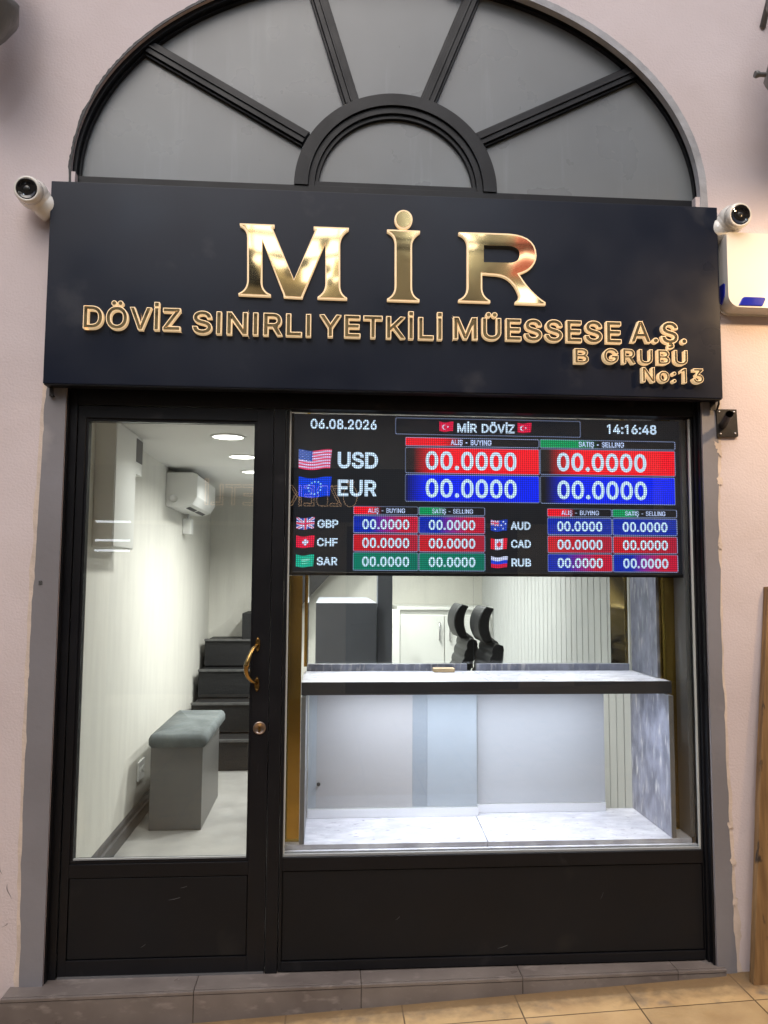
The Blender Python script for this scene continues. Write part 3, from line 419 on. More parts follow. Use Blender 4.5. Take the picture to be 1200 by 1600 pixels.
for k, (xa, za, xb, zb) in enumerate(((-6, 5.35, 6, 5.62), (-6, 5.9, 6, 5.45), (-5, 4.6, 6, 4.85))):
    G().tube([(xa + (xb - xa) * t / 12, -6.2, za + (zb - za) * t / 12 - .25 * math.sin(math.pi * t / 12)) for t in range(13)], .02, 6).build('cable', MT['wire'], opp)

# ------------------------------------------------------------------ the shop building
CX, CZ = .232, 2.95
AO, BO = 1.185, .865
def ell(a, b, t, cx=CX, cz=CZ): return (cx + a * math.cos(t), cz + b * math.sin(t))
bld = thing('shop_building', (.2, 0, .1), 'pink plastered bazaar building with an arched opening filled by a black framed shopfront', 'building')
XL, XR = -.935, 1.375
hole = [(XL, -.1), (XL, CZ - .02)] + [ell(AO, BO, math.pi - math.pi * k / 64) for k in range(65)] + [(XR, CZ - .02), (XR, -.1)]
hole = [(XL, -.5), (XL, CZ)] + [(max(XL - .018, p[0]), p[1]) for p in [ell(AO, BO, math.pi - math.pi * k / 64) for k in range(65)]] + [(XR, CZ), (XR, -.5)]
wall_outer = [(-8, -.6), (-8, 5.6), (9, 5.6), (9, -.6)]
g = G().prism([wall_outer + [(XR, -.6)] + hole[::-1] + [(XL, -.6)]], -.04, .08)
wall = g.build('wall', MT['plaster'], bld)
# grey painted stone strips either side, with a ragged outer edge
def ragged(pts, n=90, amp=.004, seed=0):
    out = []
    for k in range(n + 1):
        t = k / n * (len(pts) - 1); i = min(int(t), len(pts) - 2); u = t - i
        x = pts[i][0] * (1 - u) + pts[i + 1][0] * u; z = pts[i][1] * (1 - u) + pts[i + 1][1] * u
        x += amp * (noise.noise(Vector((seed, z * 9, 0))) * 1.2 + noise.noise(Vector((seed, z * 40, 3))) * .7)
        out.append((x, z))
    return out
lj = ragged([(-1.0, 2.3), (-1.004, 2.12), (-1.012, 1.7), (-1.02, 1.3), (-1.021, 1.06), (-1.019, .6), (-1.006, .1)], amp=.005, seed=2)
G().prism([[(XL + .0015, .1), (XL + .0015, 2.3)] + lj], -.0445, -.038).build('stone_jamb', MT['jamb'], bld, label='bluish grey painted jamb strip left of the door')
lb = ragged([(-1.012, 2.3), (-1.016, 2.12), (-1.028, 1.7), (-1.034, 1.3), (-1.033, 1.06), (-1.03, .6), (-1.022, .1)], amp=.006, seed=5)
G().prism([[(XL - .05, .12), (XL - .05, 2.29)] + [(x, min(2.29, max(.12, z))) for x, z in lb]], -.0415, -.039).build('bare_edge', MT['bare_plaster'], bld)
rj = ragged([(1.44, 2.3), (1.437, 2.05), (1.426, 1.8), (1.424, 1.3), (1.428, .9), (1.437, .4), (1.445, .1)], amp=.006, seed=8)
G().prism([[(XR - .0015, .1), (XR - .0015, 2.3)] + rj], -.0445, -.038).build('stone_jamb', MT['jamb'], bld, label='brownish grey painted jamb strip right of the display window')
rb = ragged([(1.452, 2.3), (1.447, 2.05), (1.437, 1.8), (1.431, 1.3), (1.44, .9), (1.452, .4), (1.468, .1)], amp=.009, seed=11)
G().prism([[(XR + .02, .12), (XR + .02, 2.29)] + [(x, min(2.29, max(.12, z))) for x, z in rb]], -.0415, -.039).build('bare_edge', MT['bare_plaster'], bld)
g = G()
for px_, pz_, rr in ((1.43, 1.985, .02), (1.428, 1.86, .014), (1.425, 1.62, .01), (1.43, .62, .012), (1.436, .5, .016), (1.44, .36, .014)):
    P = []
    for k in range(40):
        a = k * math.pi / 20; f_ = 1 + .9 * noise.noise(Vector((math.cos(a) * 1.6, math.sin(a) * 1.6, px_ * 90 + pz_ * 31))) + .35 * noise.noise(Vector((math.cos(a) * 6, math.sin(a) * 6, pz_ * 50)))
        P.append((px_ + .006 + rr * .7 * f_ * math.cos(a), pz_ + rr * 1.3 * f_ * math.sin(a)))
    G().prism([P], -.0450, -.043).build('plaster_patch', MT['bare_plaster'], bld)
# ragged paint and putty round the arch
def arc_band(t0, t1, w0, w1, y0, y1, seed, amp=.006, n=140, a=AO, b=BO):
    o_ = []; i_ = []
    for k in range(n + 1):
        t = t0 + (t1 - t0) * k / n
        j = amp * (noise.noise(Vector((seed, t * 14, 0))) + .8 * noise.noise(Vector((seed, t * 60, 2))))
        o_.append(ell(a + w1 + j, b + w1 + j, t)); i_.append(ell(a + w0, b + w0, t))
    return [o_ + i_[::-1]]
G().prism(arc_band(R(88), R(183), -.004, .005, 0, 0, 3, .005), -.0415, -.038).build('paint_smear', MT['blackpaint'], bld)
G().prism(arc_band(R(-3), R(80), -.024, .004, 0, 0, 9, .003), -.0425, -.014).build('putty_band', MT['putty'], bld)

# doorstep: tiles with a narrow nosing piece, the front edge not quite parallel to the shop
g = G(); joints = [-1.04, -.43, .121, .672, 1.223, 1.40]
def fy(x): return -.103 + (x + .43) * .0225
for a, b in zip(joints[:-1], joints[1:]):
    a += .0012; b -= .0012
    g.prism([[(a, .06), (b, .06), (b, fy(b) + .012), (a, fy(a) + .012)]], .118, .14, axis='z')
    g.prism([[(a, fy(a) + .0105), (b, fy(b) + .0105), (b, fy(b)), (a, fy(a))]], .1285, .1385, axis='z')
    g.prism([[(a, fy(a) + .012), (b, fy(b) + .012), (b, fy(b) + .002), (a, fy(a) + .002)]], -.05, .1265, axis='z')
stp = g.build('doorstep', MT['step'], bld, bevel=.0012, label='low grey brown marble doorstep under the whole shopfront')
g = G(); g.prism([[(-1.04, .07), (1.398, .07), (1.398, fy(1.4) + .0035), (-1.04, fy(-1.04) + .0035)]], -.06, .1375, axis='z')
g.build('grout', MT['grout'], stp)

# black frame round door, window and the space behind the sign
g = G()
g.box(XL + .001, -.905, -.005, .06, .14, 2.20)            # left post
g.box(-.935, -.9295, -.03, -.005, .14, 2.2)               # trim bead on the reveal
g.box(1.358, XR - .001, -.012, .06, .14, 2.20)            # right post
g.box(1.3665, XR - .0005, -.034, -.012, .14, 2.2)
g.box(-.207, -.166, -.004, .06, .14, 2.105)               # mullion
g.box(-.905, 1.358, -.006, .06, 2.105, 2.20)              # head
g.box(XL + .001, XR - .001, .0, .05, 2.2, 2.93)           # blind panel behind the sign
g.build('shopfront_frame', MT['frame'], bld, bevel=.0015)

# door
g = G()
g.box(-.902, -.8755, 0, .045, .145, 2.101); g.box(-.27, -.21, 0, .045, .145, 2.101)
g.box(-.8755, -.27, 0, .045, 2.058, 2.101); g.box(-.8755, -.27, 0, .045, .467, .512); g.box(-.8755, -.27, 0, .045, .145, .198)
# glazing beads
g.box(-.8755, -.866, .006, .04, .522, 2.048); g.box(-.279, -.27, .006, .04, .522, 2.048)
g.box(-.8755, -.27, .006, .04, 2.048, 2.058); g.box(-.8755, -.27, .006, .04, .512, .522)
door = g.build('door', MT['frame'], bld, bevel=.0012, label='black framed glass shop door with a brass pull handle')
G().box(-.866, -.279, .018, .026, .522, 2.048).build('glass_pane', MT['glass'], door)
G().box(-.8725, -.273, .003, .04, .201, .464).build('lower_panel', MT['panel'], door, bevel=.002)
G().box(-.876, -.269, .012, .02, .196, .47).build('panel_gasket', MT['seam'], door)
g = G().box(-.866, -.279, .01, .018, .5222, .5275); g.build('glass_gasket', mat('grey_sealant', (.3, .31, .31), .5), door)
G().box(-.90, -.212, -.003, -.0005, .1405, .1475).build('drip_rail', mat('brushed_steel', (.3, .31, .33), .35, metal=.8), door)
# handle
g = G(); pts = []; rad = []
for k in range(33):
    t = k / 32; z = 1.253 - .131 * t
    b = math.sin(math.pi * t) ** .55
    pts.append((-.252 - .033 * b + .004 * math.sin(2 * math.pi * t), -.004 - .042 * b, z)); rad.append(.0062 + .0022 * math.sin(math.pi * t) ** 2 + .0022 * math.exp(-((t - .5) / .022) ** 2) + .0011 * math.exp(-((t - .42) / .02) ** 2) + .0011 * math.exp(-((t - .58) / .02) ** 2))
g.tube(pts, rad, 14)
for zc, s in ((1.255, 1), (1.12, -1)):
    P = [(-.252 + .0085 * math.cos(a) * (1 if abs(math.sin(a)) < .8 else .8), zc + .026 * math.sin(a) + s * .002) for a in [2 * math.pi * k / 24 for k in range(24)]]
    g.prism([P], -.005, .001)
    for dz in (-.019, .019): g.lathe([(.0035, 0), (.003, .002), (0, .0028)], 10, Matrix.Translation((-.252, -.005, zc + dz + s * .002)) @ Matrix.Rotation(R(90), 4, 'X'))
g.build('handle', MT['brass'], door)
M = Matrix.Translation((-.2405, .0, .966)) @ Matrix.Rotation(R(90), 4, 'X')
lock = G().lathe([(.0225, 0), (.0225, .003), (.0205, .006), (.0175, .0055), (.016, .004), (0, .0035)], 28, M).build('lock', MT['lockmetal'], door)
G().prism([[(-.2445 + .0, .954), (-.2365, .954), (-.2365, .966), (-.2375, .972), (-.2435, .972), (-.2445, .966)]], -.0095, -.003).build('lock_cylinder', MT['brass'], lock)

# display window
g = G()
g.box(-.163, -.153, .0, .05, .145, 2.101); g.box(1.3525, 1.356, 0, .05, .145, 2.101)
g.box(-.153, 1.3525, 0, .05, 2.118, 2.1195) if 0 else None
g.box(-.153, 1.3525, 0, .05, 2.092, 2.101) if 0 else None
g.box(-.153, 1.3525, -.002, .05, .478, .523); g.box(-.153, 1.3525, -.002, .05, .145, .176)
win = g.build('display_window', MT['frame'], bld, bevel=.0012, label='large black framed display window with the LED rate board behind its glass')
G().box(-.153, 1.3525, .018, .026, .523, 2.105).build('glass_pane', MT['glass'], win)
G().box(-.150, 1.35, .003, .045, .179, .475).build('lower_panel', MT['panel'], win, bevel=.002)
G().box(-.153, 1.3525, .012, .02, .1755, .4785).build('panel_gasket', MT['seam'], win)
G().box(-.1525, -.1465, .010, .017, .523, 2.1).build('glass_edge', mat('pale_glass_edge', (.5, .52, .5), .2), win)
G().box(1.3455, 1.3520, .010, .017, .523, 2.1).build('glass_edge', bpy.data.materials['pale_glass_edge'], win)
G().box(-.1465, 1.3455, .008, .0175, .5232, .5305).build('glass_gasket', bpy.data.materials['grey_sealant'], win)

# arched fanlight
def ring(a0, b0, a1, b1, t0, t1, n=72, cz=CZ):
    return [[ell(a1, b1, t0 + (t1 - t0) * k / n, cz=cz) for k in range(n + 1)] + [ell(a0, b0, t1 - (t1 - t0) * k / n, cz=cz) for k in range(n + 1)]]
ZS = CZ + .012
g = G()
g.prism(ring(1.170, .846, 1.187, .867, 0, math.pi), -.019, .05)
g.prism(ring(1.162, .838, 1.170, .846, 0, math.pi), .003, .045)
g.box(XL - .01, XR + .03, -.01, .05, CZ - .03, CZ)                     # sill
g.prism(ring(.33, .325, .382, .372, 0, math.pi, cz=CZ), -.016, .05)
g.prism(ring(.306, .299, .33, .325, 0, math.pi, cz=CZ), -.006, .05)
g.prism(ring(.292, .283, .306, .299, 0, math.pi, cz=CZ), .004, .045)
g.box(CX - .306, CX + .306, -.004, .046, CZ, CZ + .02)
fan = g.build('arched_window', MT['frame'], bld, bevel=.0012, label='half round fanlight with black spokes and grey frosted panes above the sign')
spk = [((-.11, 3.137), (-.668, 3.449)), ((.062, 3.285), (-.079, 3.74)), ((.344, 3.288), (.534, 3.765)), ((.548, 3.162), (1.15, 3.462))]
g = G()
for (x0, z0), (x1, z1) in spk:
    d = Vector((x1 - x0, z1 - z0)).normalized(); x1 += d.x * .036; z1 += d.y * .036; q = Vector((-d.y, d.x))
    def strip(a, b, y0, y1):
        g.prism([[(x0 + q.x * a, z0 + q.y * a), (x1 + q.x * a, z1 + q.y * a), (x1 + q.x * b, z1 + q.y * b), (x0 + q.x * b, z0 + q.y * b)]], y0, y1)
    strip(-.0235, -.004, -.008, .045); strip(.004, .0235, -.008, .045); strip(-.004, .004, -.014, .045); strip(-.032, -.0235, .004, .043); strip(.0235, .032, .004, .043)
g.build('glazing_bar', MT['frame'], fan, bevel=.001)
ang = [0] + [math.atan2((z1 - CZ) / BO, (x1 - CX) / AO) for _, (x1, z1) in spk[::-1]] + [math.pi]
angi = [0] + [math.atan2((z0 - CZ) / .355, (x0 - CX) / .36) for (x0, z0), _ in spk[::-1]] + [math.pi]
for k in range(5):
    n = 24
    P = [ell(1.176, .853, ang[k] + (ang[k + 1] - ang[k]) * i / n) for i in range(n + 1)] + [ell(.35, .345, angi[k + 1] + (angi[k] - angi[k + 1]) * i / n) for i in range(n + 1)]
    G().prism([P], .02, .028).build('pane', MT['pane'], fan)
G().prism([[ell(.3, .292, math.pi * i / 40) for i in range(41)]], .02, .028).build('pane', MT['pane'], fan)
g = G()   # dark blind space behind the fanlight
g.box(-1.2, 1.6, .085, .105, 2.7, 4.0); g.build('back_board', MT['seam'], bld)

# ------------------------------------------------------------------ the room behind
FZ = .14; CEZ = 2.19; XWL = -1.05; XWR = 1.36; YB = 4.1
o = G().box(XWL - .1, XWR + .1, .065, YB + .1, FZ - .1, FZ - .002).build('floor', MT['intfloor']); tag(o, 'grey microcement floor inside the shop', 'floor', kind='structure')
G().box(XWL - .1, XWL, .082, YB, FZ - .1, CEZ + .1).build('interior_wall', MT['cream'], bld, label='cream trowelled plaster wall behind the door')
G().box(XWL - .1, XWL + .115, .06, .082, FZ - .1, CEZ + .1).build('wall_return', MT['cream'], bld) if 0 else None
G().box(XWL - .1, XWR + .1, YB, YB + .1, FZ - .1, CEZ + .1).build('rear_wall', MT['cream'], bld)
G().box(XWL - .1, XWR + .1, .06, YB, CEZ, CEZ + .1).build('ceiling', MT['ceiling'], bld)
g = G().box(XWR + .02, XWR + .1, .082, YB, FZ - .1, CEZ)
y = .082
while y < YB - .02:       # fluted cladding: broad ribs with narrow grooves
    g.box(XWR, XWR + .02, y + .004, min(y + .092, YB), FZ, CEZ); y += .096
g.build('fluted_cladding', MT['fluted'], bld, bevel=.002)
g = G().prism([[(XWL, FZ), (XWL + .022, FZ), (XWL + .022, FZ + .062), (XWL + .014, FZ + .068), (XWL + .012, FZ + .09), (XWL + .004, FZ + .1), (XWL, FZ + .1)]], .082, 2.8)
g.build('skirting_board', MT['skirt'], bld)

# ------------------------------------------------------------------ sign board with raised gold letters
sgn = thing('sign_board', (.215, -.04, 2.155), 'wide navy black sign board with raised gold lettering above the shopfront', 'sign')
g = G().box(-.995, 1.4275, -.1, -.046, 2.1555, 2.881)
g.box(-.96, 1.39, -.046, -.0415, 2.2, 2.84)
g.build('board', MT['sign'], sgn, bevel=.002)
G().box(-.992, 1.424, -.097, -.05, 2.1515, 2.1553).build('under_tray', MT['frame'], sgn)
g = G().box(-.985, -.972, -.062, -.058, 2.12, 2.155); g.box(-.985, -.972, -.058, -.0415, 2.12, 2.124); g.build('bracket', MT['rust'], sgn)
G().box(1.398, 1.418, -.064, -.058, 2.12, 2.155).build('bracket', MT['rust'], sgn)
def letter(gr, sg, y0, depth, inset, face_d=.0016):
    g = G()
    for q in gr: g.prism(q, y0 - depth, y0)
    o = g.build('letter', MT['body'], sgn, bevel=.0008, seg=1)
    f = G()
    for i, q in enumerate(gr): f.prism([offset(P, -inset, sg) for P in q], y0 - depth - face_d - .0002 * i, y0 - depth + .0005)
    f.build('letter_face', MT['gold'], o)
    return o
def mp(key): return [[(P[i] / 1e4, P[i + 1] / 1e4) for i in range(0, len(P), 2)] for P in MIR[key]]
for gr in ([[mp('M')[0]]], [[mp('I')[0]], [mp('dot')[0]]], [mp('R')]):
    sg = 1 if area(gr[0][0]) > 0 else -1
    letter(gr, sg, -.1, .014, .0062)
def words(spec, depth, bold, inset, track=.005):
    for text, x0, x1, z0, cap in spec:
        for ch, gr, sg in layout(text, x0, x1, z0, cap, bold, track): letter(gr, sg, -.1, depth, inset)
words([('DÖVİZ', -.862, -.53, 2.351, .0735), ('SINIRLI', -.49, -.076, 2.343, .074), ('YETKİLİ', -.048, .391, 2.344, .074),
       ('MÜESSESE', .429, 1.045, 2.349, .0735), ('A.Ş.', 1.078, 1.289, 2.354, .0725)], .019, .0040, .0034)
words([('B', .868, .922, 2.27, .05), ('GRUBU', .974, 1.289, 2.273, .05), ('No:13', 1.117, 1.347, 2.207, .05)], .022, .0024, .0026, .007)

# ------------------------------------------------------------------ LED rate board
scr = thing('rate_screen', (.6, .07, 1.503), 'LED exchange rate board with red and blue rows behind the window glass', 'screen')
g = G()
g.box(-.151, 1.352, .075, .14, 1.503, 2.104)
g.box(-.151, -.1385, .062, .075, 1.503, 2.104); g.box(1.3385, 1.352, .062, .075, 1.503, 2.104)
g.box(-.1385, 1.3385, .062, .075, 1.503, 1.5145)
g.build('housing', MT['housing'], scr, bevel=.0015)
WHITE = (.62, .78, 1.0); DARK = (.006, .008, .014)
g = G(); g.col = (.0075, .0085, .0125); g.box(-.1385, 1.3385, .070, .0748, 1.5147, 2.103); g.build('display_face', MT['led'], scr)
def led_text(name, s, x0, x1, zc, cap, parent, bold=.0022, col=WHITE, y=.0672, track=0):
    g = G(); g.col = col
    for ch, gr, sg in layout(s, x0, x1, zc - cap / 2, cap, bold, track):
        for i, q in enumerate(gr): g.prism(q, y - .0002 * i, y + .0008)
    return g.build(name, MT['led'], parent)
def lerp(a, b, t): return tuple(a[i] + (b[i] - a[i]) * t for i in range(3))
def cell(name, x0, x1, z0, z1, stops, label=None):
    """LED cell: colour runs left to right through stops [(t, colour)], with a thin pale outline"""
    g = G(); n = 32; r = .004
    def c(t):
        for (a, ca), (b, cb) in zip(stops[:-1], stops[1:]):
            if t <= b: return lerp(ca, cb, (t - a) / (b - a) if b > a else 0)
        return stops[-1][1]
    for i in range(n):
        a = x0 + (x1 - x0) * i / n; b = x0 + (x1 - x0) * (i + 1) / n
        ca, cb = c(i / n), c((i + 1) / n); d = .0008 if i in (0, n - 1) else 0
        g.col = [ca, cb, cb, ca]
        g.add([(a, .0690, z0 + d), (b, .0690, z0 + d), (b, .0690, z1 - d), (a, .0690, z1 - d)], [(0, 1, 2, 3)])
    o = g.build(name, MT['led'], scr, recalc=False, label=label)
    g = G(); g.col = (.22, .27, .46); t = .0021
    def rr(x0, x1, z0, z1, r):
        P = []
        for cx, cz, a0 in ((x1 - r, z1 - r, 0), (x0 + r, z1 - r, 90), (x0 + r, z0 + r, 180), (x1 - r, z0 + r, 270)):
            for k in range(5): P.append((cx + r * math.cos(R(a0 + 22.5 * k)), cz + r * math.sin(R(a0 + 22.5 * k))))
        return P
    g.prism([rr(x0, x1, z0, z1, .006), rr(x0 + t, x1 - t, z0 + t, z1 - t, .0045)], .0678, .0688)
    g.build('outline', MT['led'], o)
    return o
RED = (1.0, .004, .02); BLU = (.0, .018, .95); GRN = (.0, .30, .10); CRI = (.55, .008, .04); NAV = (.0, .02, .42); TEA = (.0, .20, .13)
BK = (.008, .008, .012)
def F(x): return x
o = cell('title_box', .239, .9495, 2.032, 2.0955, [(0, DARK), (1, DARK)])
led_text('title_lettering', 'MİR DÖVİZ', .474, .694, 2.0605, .031, o, .0014)
led_text('date_lettering', '06.08.2026', -.078, .169, 2.0655, .034, scr, .0014)
led_text('clock_lettering', '14:16:48', 1.053, 1.248, 2.0675, .033, scr, .0014)
def header(x0, x1, z0, z1, c, txt, tx0, tx1, cap, bold):
    o = cell('header_cell', x0, x1, z0, z1, [(0, c), (.27, c), (.42, BK), (1, BK)])
    led_text('header_lettering', txt, tx0, tx1, (z0 + z1) / 2, cap, o, bold, (.55, .66, 1.0))
HR = (.9, .005, .02)
header(.2765, .788, 1.9885, 2.022, HR, 'ALIŞ - BUYING', .449, .604, .019, .0006)
header(.791, 1.3205, 1.9895, 2.023, GRN, 'SATIŞ - SELLING', .941, 1.118, .019, .0006)
def rate(x0, x1, z0, z1, stops, wx, cap, bold, label):
    o = cell('rate_cell', x0, x1, z0, z1, stops, label)
    cx = (x0 + x1) / 2; led_text('numerals', '00.0000', wx[0], wx[1], (z0 + z1) / 2, cap, o, bold, (.60, .80, 1.0), track=cap * .03)
rate(.2765, .7885, 1.8855, 1.984, [(0, BK), (.06, BK), (.24, RED), (1, RED)], (.354, .700), .064, .0027, 'bright red USD buying cell')
rate(.791, 1.319, 1.8875, 1.9865, [(0, BK), (.06, BK), (.26, RED), (1, RED)], (.857, 1.204), .064, .0027, 'bright red USD selling cell')
rate(.2765, .7875, 1.7785, 1.8815, [(0, BK), (.03, (.0, .008, .2)), (.16, BLU), (1, BLU)], (.354, .700), .064, .0027, 'bright blue EUR buying cell')
rate(.791, 1.3165, 1.7775, 1.883, [(0, BK), (.05, BK), (.24, BLU), (1, BLU)], (.857, 1.204), .064, .0027, 'bright blue EUR selling cell')
BR = [(0, NAV), (.3, NAV), (.75, CRI), (1, CRI)]; RR_ = [(0, (.6, .008, .02)), (1, (.42, .012, .04))]; GG = [(0, TEA), (1, (.0, .16, .11))]; BB = [(0, NAV), (1, (.01, .03, .36))]
for (xa, xb, xc, xd), cols, codes in (((.084, .3265, .3285, .5785), (BR, RR_, GG), ('GBP', 'CHF', 'SAR')), ((.816, 1.0655, 1.068, 1.3205), (BB, RR_, BR), ('AUD', 'CAD', 'RUB'))):
    header(xa, xb, 1.728, 1.7595, HR, 'ALIŞ - BUYING', xa + .055, xb - .050, .0172, .0004)
    header(xc, xd, 1.728, 1.7595, GRN, 'SATIŞ - SELLING', xc + .05, xd - .046, .0172, .0004)
    for (z0, z1), st, code in zip(((1.6595, 1.7245), (1.5905, 1.656), (1.5205, 1.5875)), cols, codes):
        for a, b, side in ((xa, xb, 'buying'), (xc, xd, 'selling')):
            m_ = (a + b) / 2; rate(a, b, z0, z1, st, (m_ - .087, m_ + .087), .0335, .0015, code + ' ' + side + ' cell')
led_text('currency_code', 'USD', .0245, .1742, 1.931, .056, scr, .0027); led_text('currency_code', 'EUR', .0255, .1700, 1.826, .056, scr, .0027)
for code, x0, x1, zc in (('GBP', -.048, .029, 1.692), ('CHF', -.049, .027, 1.6235), ('SAR', -.049, .027, 1.5535), ('AUD', .676, .751, 1.692), ('CAD', .677, .752, 1.6235), ('RUB', .678, .752, 1.5535)):
    led_text('currency_code', code, x0, x1, zc, .0275, scr, .0013)
# flags drawn on the LED matrix cell by cell
FW, FR, FB = (.62, .66, .9), (.75, .01, .05), (.01, .05, .5)
def us(u, v):
    if u < .42 and v > .46:
        return FW if (int(u * 36) + int(v * 26)) % 4 == 0 and int(v * 26) % 2 == 0 else (.01, .07, .42)
    return (.8, .05, .16) if int((1 - v) * 13) % 2 == 0 else (.7, .55, .85)
def eu(u, v):
    for k in range(12):
        if (u - .5 - .2 * math.cos(k * .5236)) ** 2 + ((v - .5 - .3 * math.sin(k * .5236)) * .66) ** 2 < .0011: return (.25, .55, .9)
    return (.0, .05, .75)
def gb(u, v):
    a, b = u - .5, (v - .5) * .6
    if abs(a) < .055 or abs(b) < .055: return (.7, .02, .1)
    if abs(a) < .1 or abs(b) < .1: return FW
    d = min(abs(v - u), abs(v + u - 1))
    return (.65, .05, .15) if d < .05 else (FW if d < .15 else (.04, .06, .42))
def ch_(u, v):
    a, b = abs(u - .5) * 1.5, abs(v - .5)
    return FW if (a < .1 and b < .28) or (b < .1 and a < .28) else (.75, .006, .05)
def sa(u, v):
    if .28 < u < .74 and .5 < v < .68 and (int(u * 34) % 3): return (.3, .75, .62)
    if .3 < u < .72 and .3 < v < .36: return (.35, .75, .62)
    return (.0, .42, .28)
def au(u, v):
    if u < .5 and v > .5: return gb(u * 2, v * 2 - 1)
    for x, y in ((.25, .22), (.75, .8), (.62, .55), (.88, .6), (.75, .2)):
        if (u - x) ** 2 + ((v - y) * .6) ** 2 < .0022: return FW
    return (.01, .05, .5)
def ca(u, v):
    if u < .25 or u > .75: return (.75, .012, .04)
    a, b = abs(u - .5), v - .5
    if (abs(b - .02) < .12 and a < .16 - abs(b) * .4) or (a < .06 - .1 * max(0, b) and -.05 < b < .34) or (a < .018 and -.34 < b < 0) or (abs(b + .12) < .07 and a < .1): return (.75, .012, .04)
    return FW
def ru(u, v): return (.6, .64, .9) if v > .667 else ((.01, .05, .7) if v > .333 else (.7, .01, .06))
def tr(u, v):
    a, b = (u - .36), (v - .5) * .68
    if a * a + b * b < .033 and (a - .06) ** 2 + b * b > .021: return FW
    if (u - .6) ** 2 + b * b < .0035: return FW
    return (.72, .006, .06)
def flag(fn, x0, x1, z0, z1, label, nu=40, nv=26, amp=.05, parent=None, ph=0):
    g = G(); W, H = x1 - x0, z1 - z0
    def P(i, j):
        u, v = i / nu, j / nv
        return (x0 + W * u * (1 - .05 * (1 - v) * u), .0672, z0 + H * (.05 + .9 * v) + H * amp * math.sin(u * 6.0 + ph + 2.4))
    for i in range(nu):
        for j in range(nv):
            g.col = fn((i + .5) / nu, (j + .5) / nv)
            g.add([P(i, j), P(i + 1, j), P(i + 1, j + 1), P(i, j + 1)], [(0, 1, 2, 3)])
    g.build('flag', MT['led'], parent or scr, recalc=False, label=label)
flag(us, -.121, .002, 1.891, 1.971, 'United States flag'); flag(eu, -.120, .002, 1.787, 1.868, 'European Union flag')
flag(gb, -.125, -.058, 1.669, 1.716, 'British flag'); flag(ch_, -.125, -.058, 1.601, 1.648, 'Swiss flag'); flag(sa, -.125, -.059, 1.530, 1.578, 'Saudi Arabian flag')
flag(au, .600, .664, 1.669, 1.715, 'Australian flag'); flag(ca, .600, .663, 1.6, 1.645, 'Canadian flag'); flag(ru, .601, .664, 1.532, 1.577, 'Russian flag')
tb = [c for c in scr.children if c.name.startswith('title_box')][0]
flag(tr, .406, .460, 2.044, 2.084, 'Turkish flag', parent=tb); flag(tr, .705, .759, 2.045, 2.085, 'Turkish flag', parent=tb)

# ------------------------------------------------------------------ display counter in the window
ctr = thing('service_counter', (.59, .25, .14), 'slate laminate service counter with a brightly lit top and a white lit shelf below', 'counter')
for a, b in ((-.098, .5965), (.5985, 1.288)):
    G().box(a, b, .084, .42, 1.068, 1.112).build('countertop', MT['slab'], ctr, bevel=.001)
    G().box(a - .001, b + .001, .080, .0835, 1.066, 1.1125).build('front_edge', MT['charcoal'], ctr, bevel=.0008)
G().box(-.0975, -.0805, .045, .42, .551, 1.064).build('leg', MT['legedge'], ctr, bevel=.001)
g = G().box(1.2615, 1.2775, .0492, .42, .551, 1.064); g.build('leg', MT['slate'], ctr)
G().box(1.2605, 1.2785, .0455, .049, .551, 1.064).build('leg_edge', MT['legedge'], ctr, bevel=.0008)
G().box(1.27, 1.284, .16, .42, 1.114, 2.188).build('end_panel', MT['slate'], ctr, bevel=.001)
for a, b, c in ((-.155, .5775, .046), (.580, 1.335, .044)):
    G().prism([[(a, c), (b, c - .001), (b + .018 if b < 1 else b, .42), (a + .018 if a > 0 else a, .42)]], .532, .55, axis='z').build('shelf', MT['slab'], ctr, bevel=.0008)
    G().box(a + .0015, (b - .0015), c + .002, c + .012, .524, .5315).build('shelf_edge', MT['charcoal'], ctr)
G().box(-.152, 1.35, .027, .0425, .5235, .534).build('window_sill', MT['slab'], ctr, bevel=.001)
G().box(-.155, 1.335, .0545, .40, .14, .523).build('plinth', MT['charcoal'], ctr)
G().box(-.078, .601, .348, .354, .585, 1.066).build('sliding_panel', MT['partglass'], ctr, label='left glass sliding panel')
for a, b, cc in ((-.077, -.045, (.36, .37, .40)), (-.0445, .338, (.375, .345, .35)), (.3385, .398, (.25, .262, .295)), (.3985, .598, (.325, .338, .372))):
    G().box(a, b, .3565, .360, .585, 1.066).build('backing_reflection_board', mat('backing_reflection_tone', cc, .5, vary=.05, scale=2), ctr)  # backing tones, with a dark bluish reflection painted in as one board
G().box(.592, 1.135, .386, .392, .585, 1.066).build('sliding_panel', MT['frosted'], ctr, label='right grey sliding panel')
G().box(-.078, .601, .340, .362, .5505, .584).build('panel_rail', MT['alu'], ctr, bevel=.0015)
G().box(.592, 1.135, .379, .400, .5505, .584).build('panel_rail', MT['alu'], ctr, bevel=.0015)
g = G().lathe([(.0075, 0), (.0075, .002), (.006, .0025), (0, .001)], 16, Matrix.Translation((-.035, .348, .68)) @ Matrix.Rotation(R(90), 4, 'X')); g.build('finger_hole', MT['rust'], ctr)
for a, b in ((-.09, .572), (.612, 1.262)):
    G().box(a, b, .424, .45, 1.108, 1.139).build('ledge', MT['slate'], ctr, bevel=.001)
G().box(-.07, 1.25, .14, .152, 1.0595, 1.0675).build('led_strip', MT['strip'], ctr)
